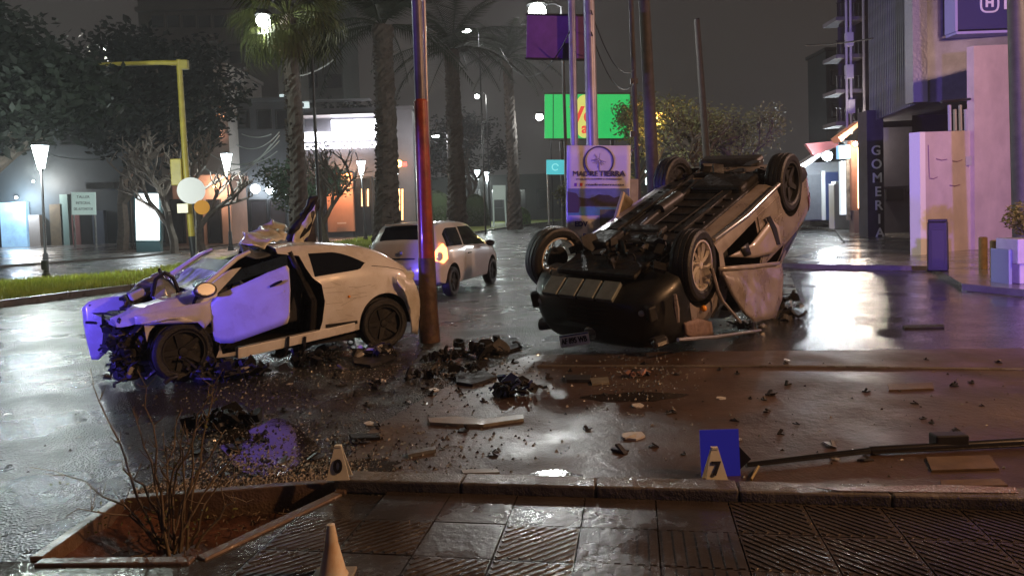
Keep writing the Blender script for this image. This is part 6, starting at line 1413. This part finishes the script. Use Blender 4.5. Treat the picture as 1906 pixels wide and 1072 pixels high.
# scattered fragments one can tell apart
scr = [under, bare, wh_m, tan, steel, pale]; q = random.Random(77); prot = []
for k in range(8):
    s_ = .035 + .02 * (k % 3); pts = [(s_ * q.uniform(.5, 1.3) * math.cos(a), s_ * q.uniform(.3, .9) * math.sin(a), 0) for a in np.linspace(0, 5.4, 6)]
    b = MB(); b.prism(pts, (0, 0, .006 + .010 * q.random())); b.box((s_ * .3, 0, .012), (s_, s_ * .4, .010), Matrix.Rotation(q.random(), 3, 'Y')); prot.append(b.mesh('fragment', scr[k % 6]))
for i in range(170):
    if i < 120: cx_, cy_, sp = q.choice(((480, 720, 60), (640, 700, 80), (800, 720, 70), (930, 700, 60), (560, 800, 90), (760, 820, 110), (420, 840, 60))); px, py = q.gauss(cx_, sp), min(885, max(660, q.gauss(cy_, 28)))
    else: px, py = q.uniform(1050, 1880), q.uniform(665, 860)
    if px < 20 or px > 1890: continue
    o = link('fragment', prot[q.choice((0, 0, 0, 1, 1, 1, 6, 6, 7, 7, 7, 2, 4))], None, Matrix.Translation(G(px, py, .008)) @ Matrix.Rotation(q.uniform(0, 6.3), 4, 'Z') @ Matrix.Rotation(q.uniform(-.25, .25), 4, 'X') @ Matrix.Scale(q.uniform(.35, 1.0) + 1.1 * q.random() ** 5, 4))
    tag(o, 'small scrap of broken car lying on the wet road', 'fragment', 'fragments scattered on the road')
# crumbs of glass and grit
b = MB()
def crumb(p, s_, mi):
    a = q.uniform(0, 6.3); b.add([p + Vector((s_ * math.cos(a + t), s_ * math.sin(a + t), 0)) for t in (0, 2.1, 4.2)] + [p + Vector((s_ * .2, 0, s_ * q.uniform(.5, 1.2)))], [(0, 1, 3), (1, 2, 3), (2, 0, 3)], mi)
for _ in range(4200):
    k = q.random()
    if k < .72: cx_, cy_, sp = q.choice(((450, 730, 70), (620, 690, 90), (800, 700, 90), (930, 690, 70), (560, 800, 110), (760, 830, 130), (420, 850, 70), (1190, 700, 50))); px, py = q.gauss(cx_, sp), min(892, max(640, q.gauss(cy_, 30)))
    elif k < .82: px, py = q.uniform(0, 1900), q.uniform(640, 900)
    else: px, py = q.gauss(560, 90), 880 - abs(q.gauss(0, 18))
    mi = q.choice((0, 0, 0, 1, 1, 2)); p = G(px, py, .005); crumb(p, q.uniform(.004, .016) * (1 if mi == 0 else 1.2), mi)
for _ in range(1500):
    t = q.random(); a = pit[1].lerp(pit[2], t) + Vector((q.gauss(0, .04), .09 + abs(q.gauss(0, .10)), .01)); crumb(a, q.uniform(.005, .018), q.choice((1, 2, 2)))
tag(b.build('glass_crumbs', [mat('glass_crumb', (.25, .28, .28), .1), mat('grit', (.035, .03, .028), .6), mat('pale_grit', (.25, .23, .20), .5)]), 'crumbs of glass and grit strewn over the wet road', 'debris', kind='stuff')
# bare shrub in the pit
sb0 = G(320, 1030, -.12); r = empty('bare_shrub', sb0); tag(r, 'bare thin stemmed shrub growing in the red earth of the tree pit', 'shrub')
tw = mat('twig_bark', (.16, .12, .075), .7, var=.4, vscale=20)
ends = [(155, 690), (205, 850), (262, 690), (300, 830), (345, 790), (352, 800), (410, 690), (425, 800), (480, 820), (470, 930), (120, 960), (60, 870), (372, 770), (240, 760), (400, 720), (255, 950), (445, 880), (330, 760)]
q = random.Random(12)
for i, (ex, ey) in enumerate(ends):
    st = Vector((q.gauss(0, .05), q.gauss(0, .04), 0)); e = D(ex, ey, sb0.y + q.uniform(-.25, .35)) - sb0
    pts = [st + (e - st) * t + Vector((0, 0, .10 * math.sin(t * 3.1))) + Vector((q.gauss(0, .012), q.gauss(0, .012), q.gauss(0, .01))) * (t > 0) for t in np.linspace(0, 1, 9)]
    o = MB().tube(pts, list(np.linspace(.0085, .002, 9)), 6).build('stem', tw, r, 60)
    b = MB()
    for k in range(6):
        t = q.uniform(.3, .95); j = int(t * 8); p = pts[j]; dd = Vector((q.gauss(0, .5), q.gauss(0, .5), q.uniform(.2, 1))).normalized() * q.uniform(.04, .14); b.tube([p, p + dd * .6, p + dd + Vector((0, 0, .01))], [.003, .002, .001], 4)
    b.build('twig', tw, o)
b = MB()
for k in range(60):
    ex, ey = q.choice(ends); t = q.uniform(.25, .9); p = (D(ex, ey, sb0.y) - sb0) * t; leaves(b, p, .05, 2, .014, q)
b.build('leaf_sprigs', mat('sprig_leaf', (.13, .14, .05), .5), r)
# litter in the pit
b = MB()
for _ in range(260):
    u, v = q.random(), q.random(); p = pit[0].lerp(pit[1], v).lerp(pit[4].lerp(pit[2], v), u); p.z = -.12; a = Vector((q.gauss(0, .03), q.gauss(0, .03), .01)); b.tube([p, p + a], .003, 4)
tag(b.build('pit_litter', tw), 'dead leaves and straws strewn on the red earth of the tree pit', 'litter', kind='stuff')

# wet night air
hz = MB().box((0, 145, 22.5), (404, 374, 47.0)).mesh('haze', [])
hm = bpy.data.materials.new('night_haze'); hm.use_nodes = True; ht = hm.node_tree; ht.nodes.clear()
ho = ht.nodes.new('ShaderNodeOutputMaterial'); hv = ht.nodes.new('ShaderNodeVolumePrincipled'); hv.inputs['Color'].default_value = (.9, .9, .92, 1); hv.inputs['Density'].default_value = .0011; hv.inputs['Anisotropy'].default_value = .3
ht.links.new(hv.outputs[0], ho.inputs['Volume']); hz.materials.append(hm)
tag(link('haze', hz), 'thin wet night air between the camera and the far end of the avenue', kind='stuff')

for o in bpy.data.objects:
    if o.type == 'MESH' and o.name.split('.')[0] in ('crushed_engine', 'hanging_hoses', 'mud_caked_engine_parts', 'broken_suspension', 'torn_wheel_liner', 'dragged_underfloor', 'rear_suspension_parts', 'twig', 'leaf_sprigs', 'debris_lump', 'crown', 'foliage', 'shrub', 'printed_tree', 'graffiti'):
        o['kind'] = 'stuff'
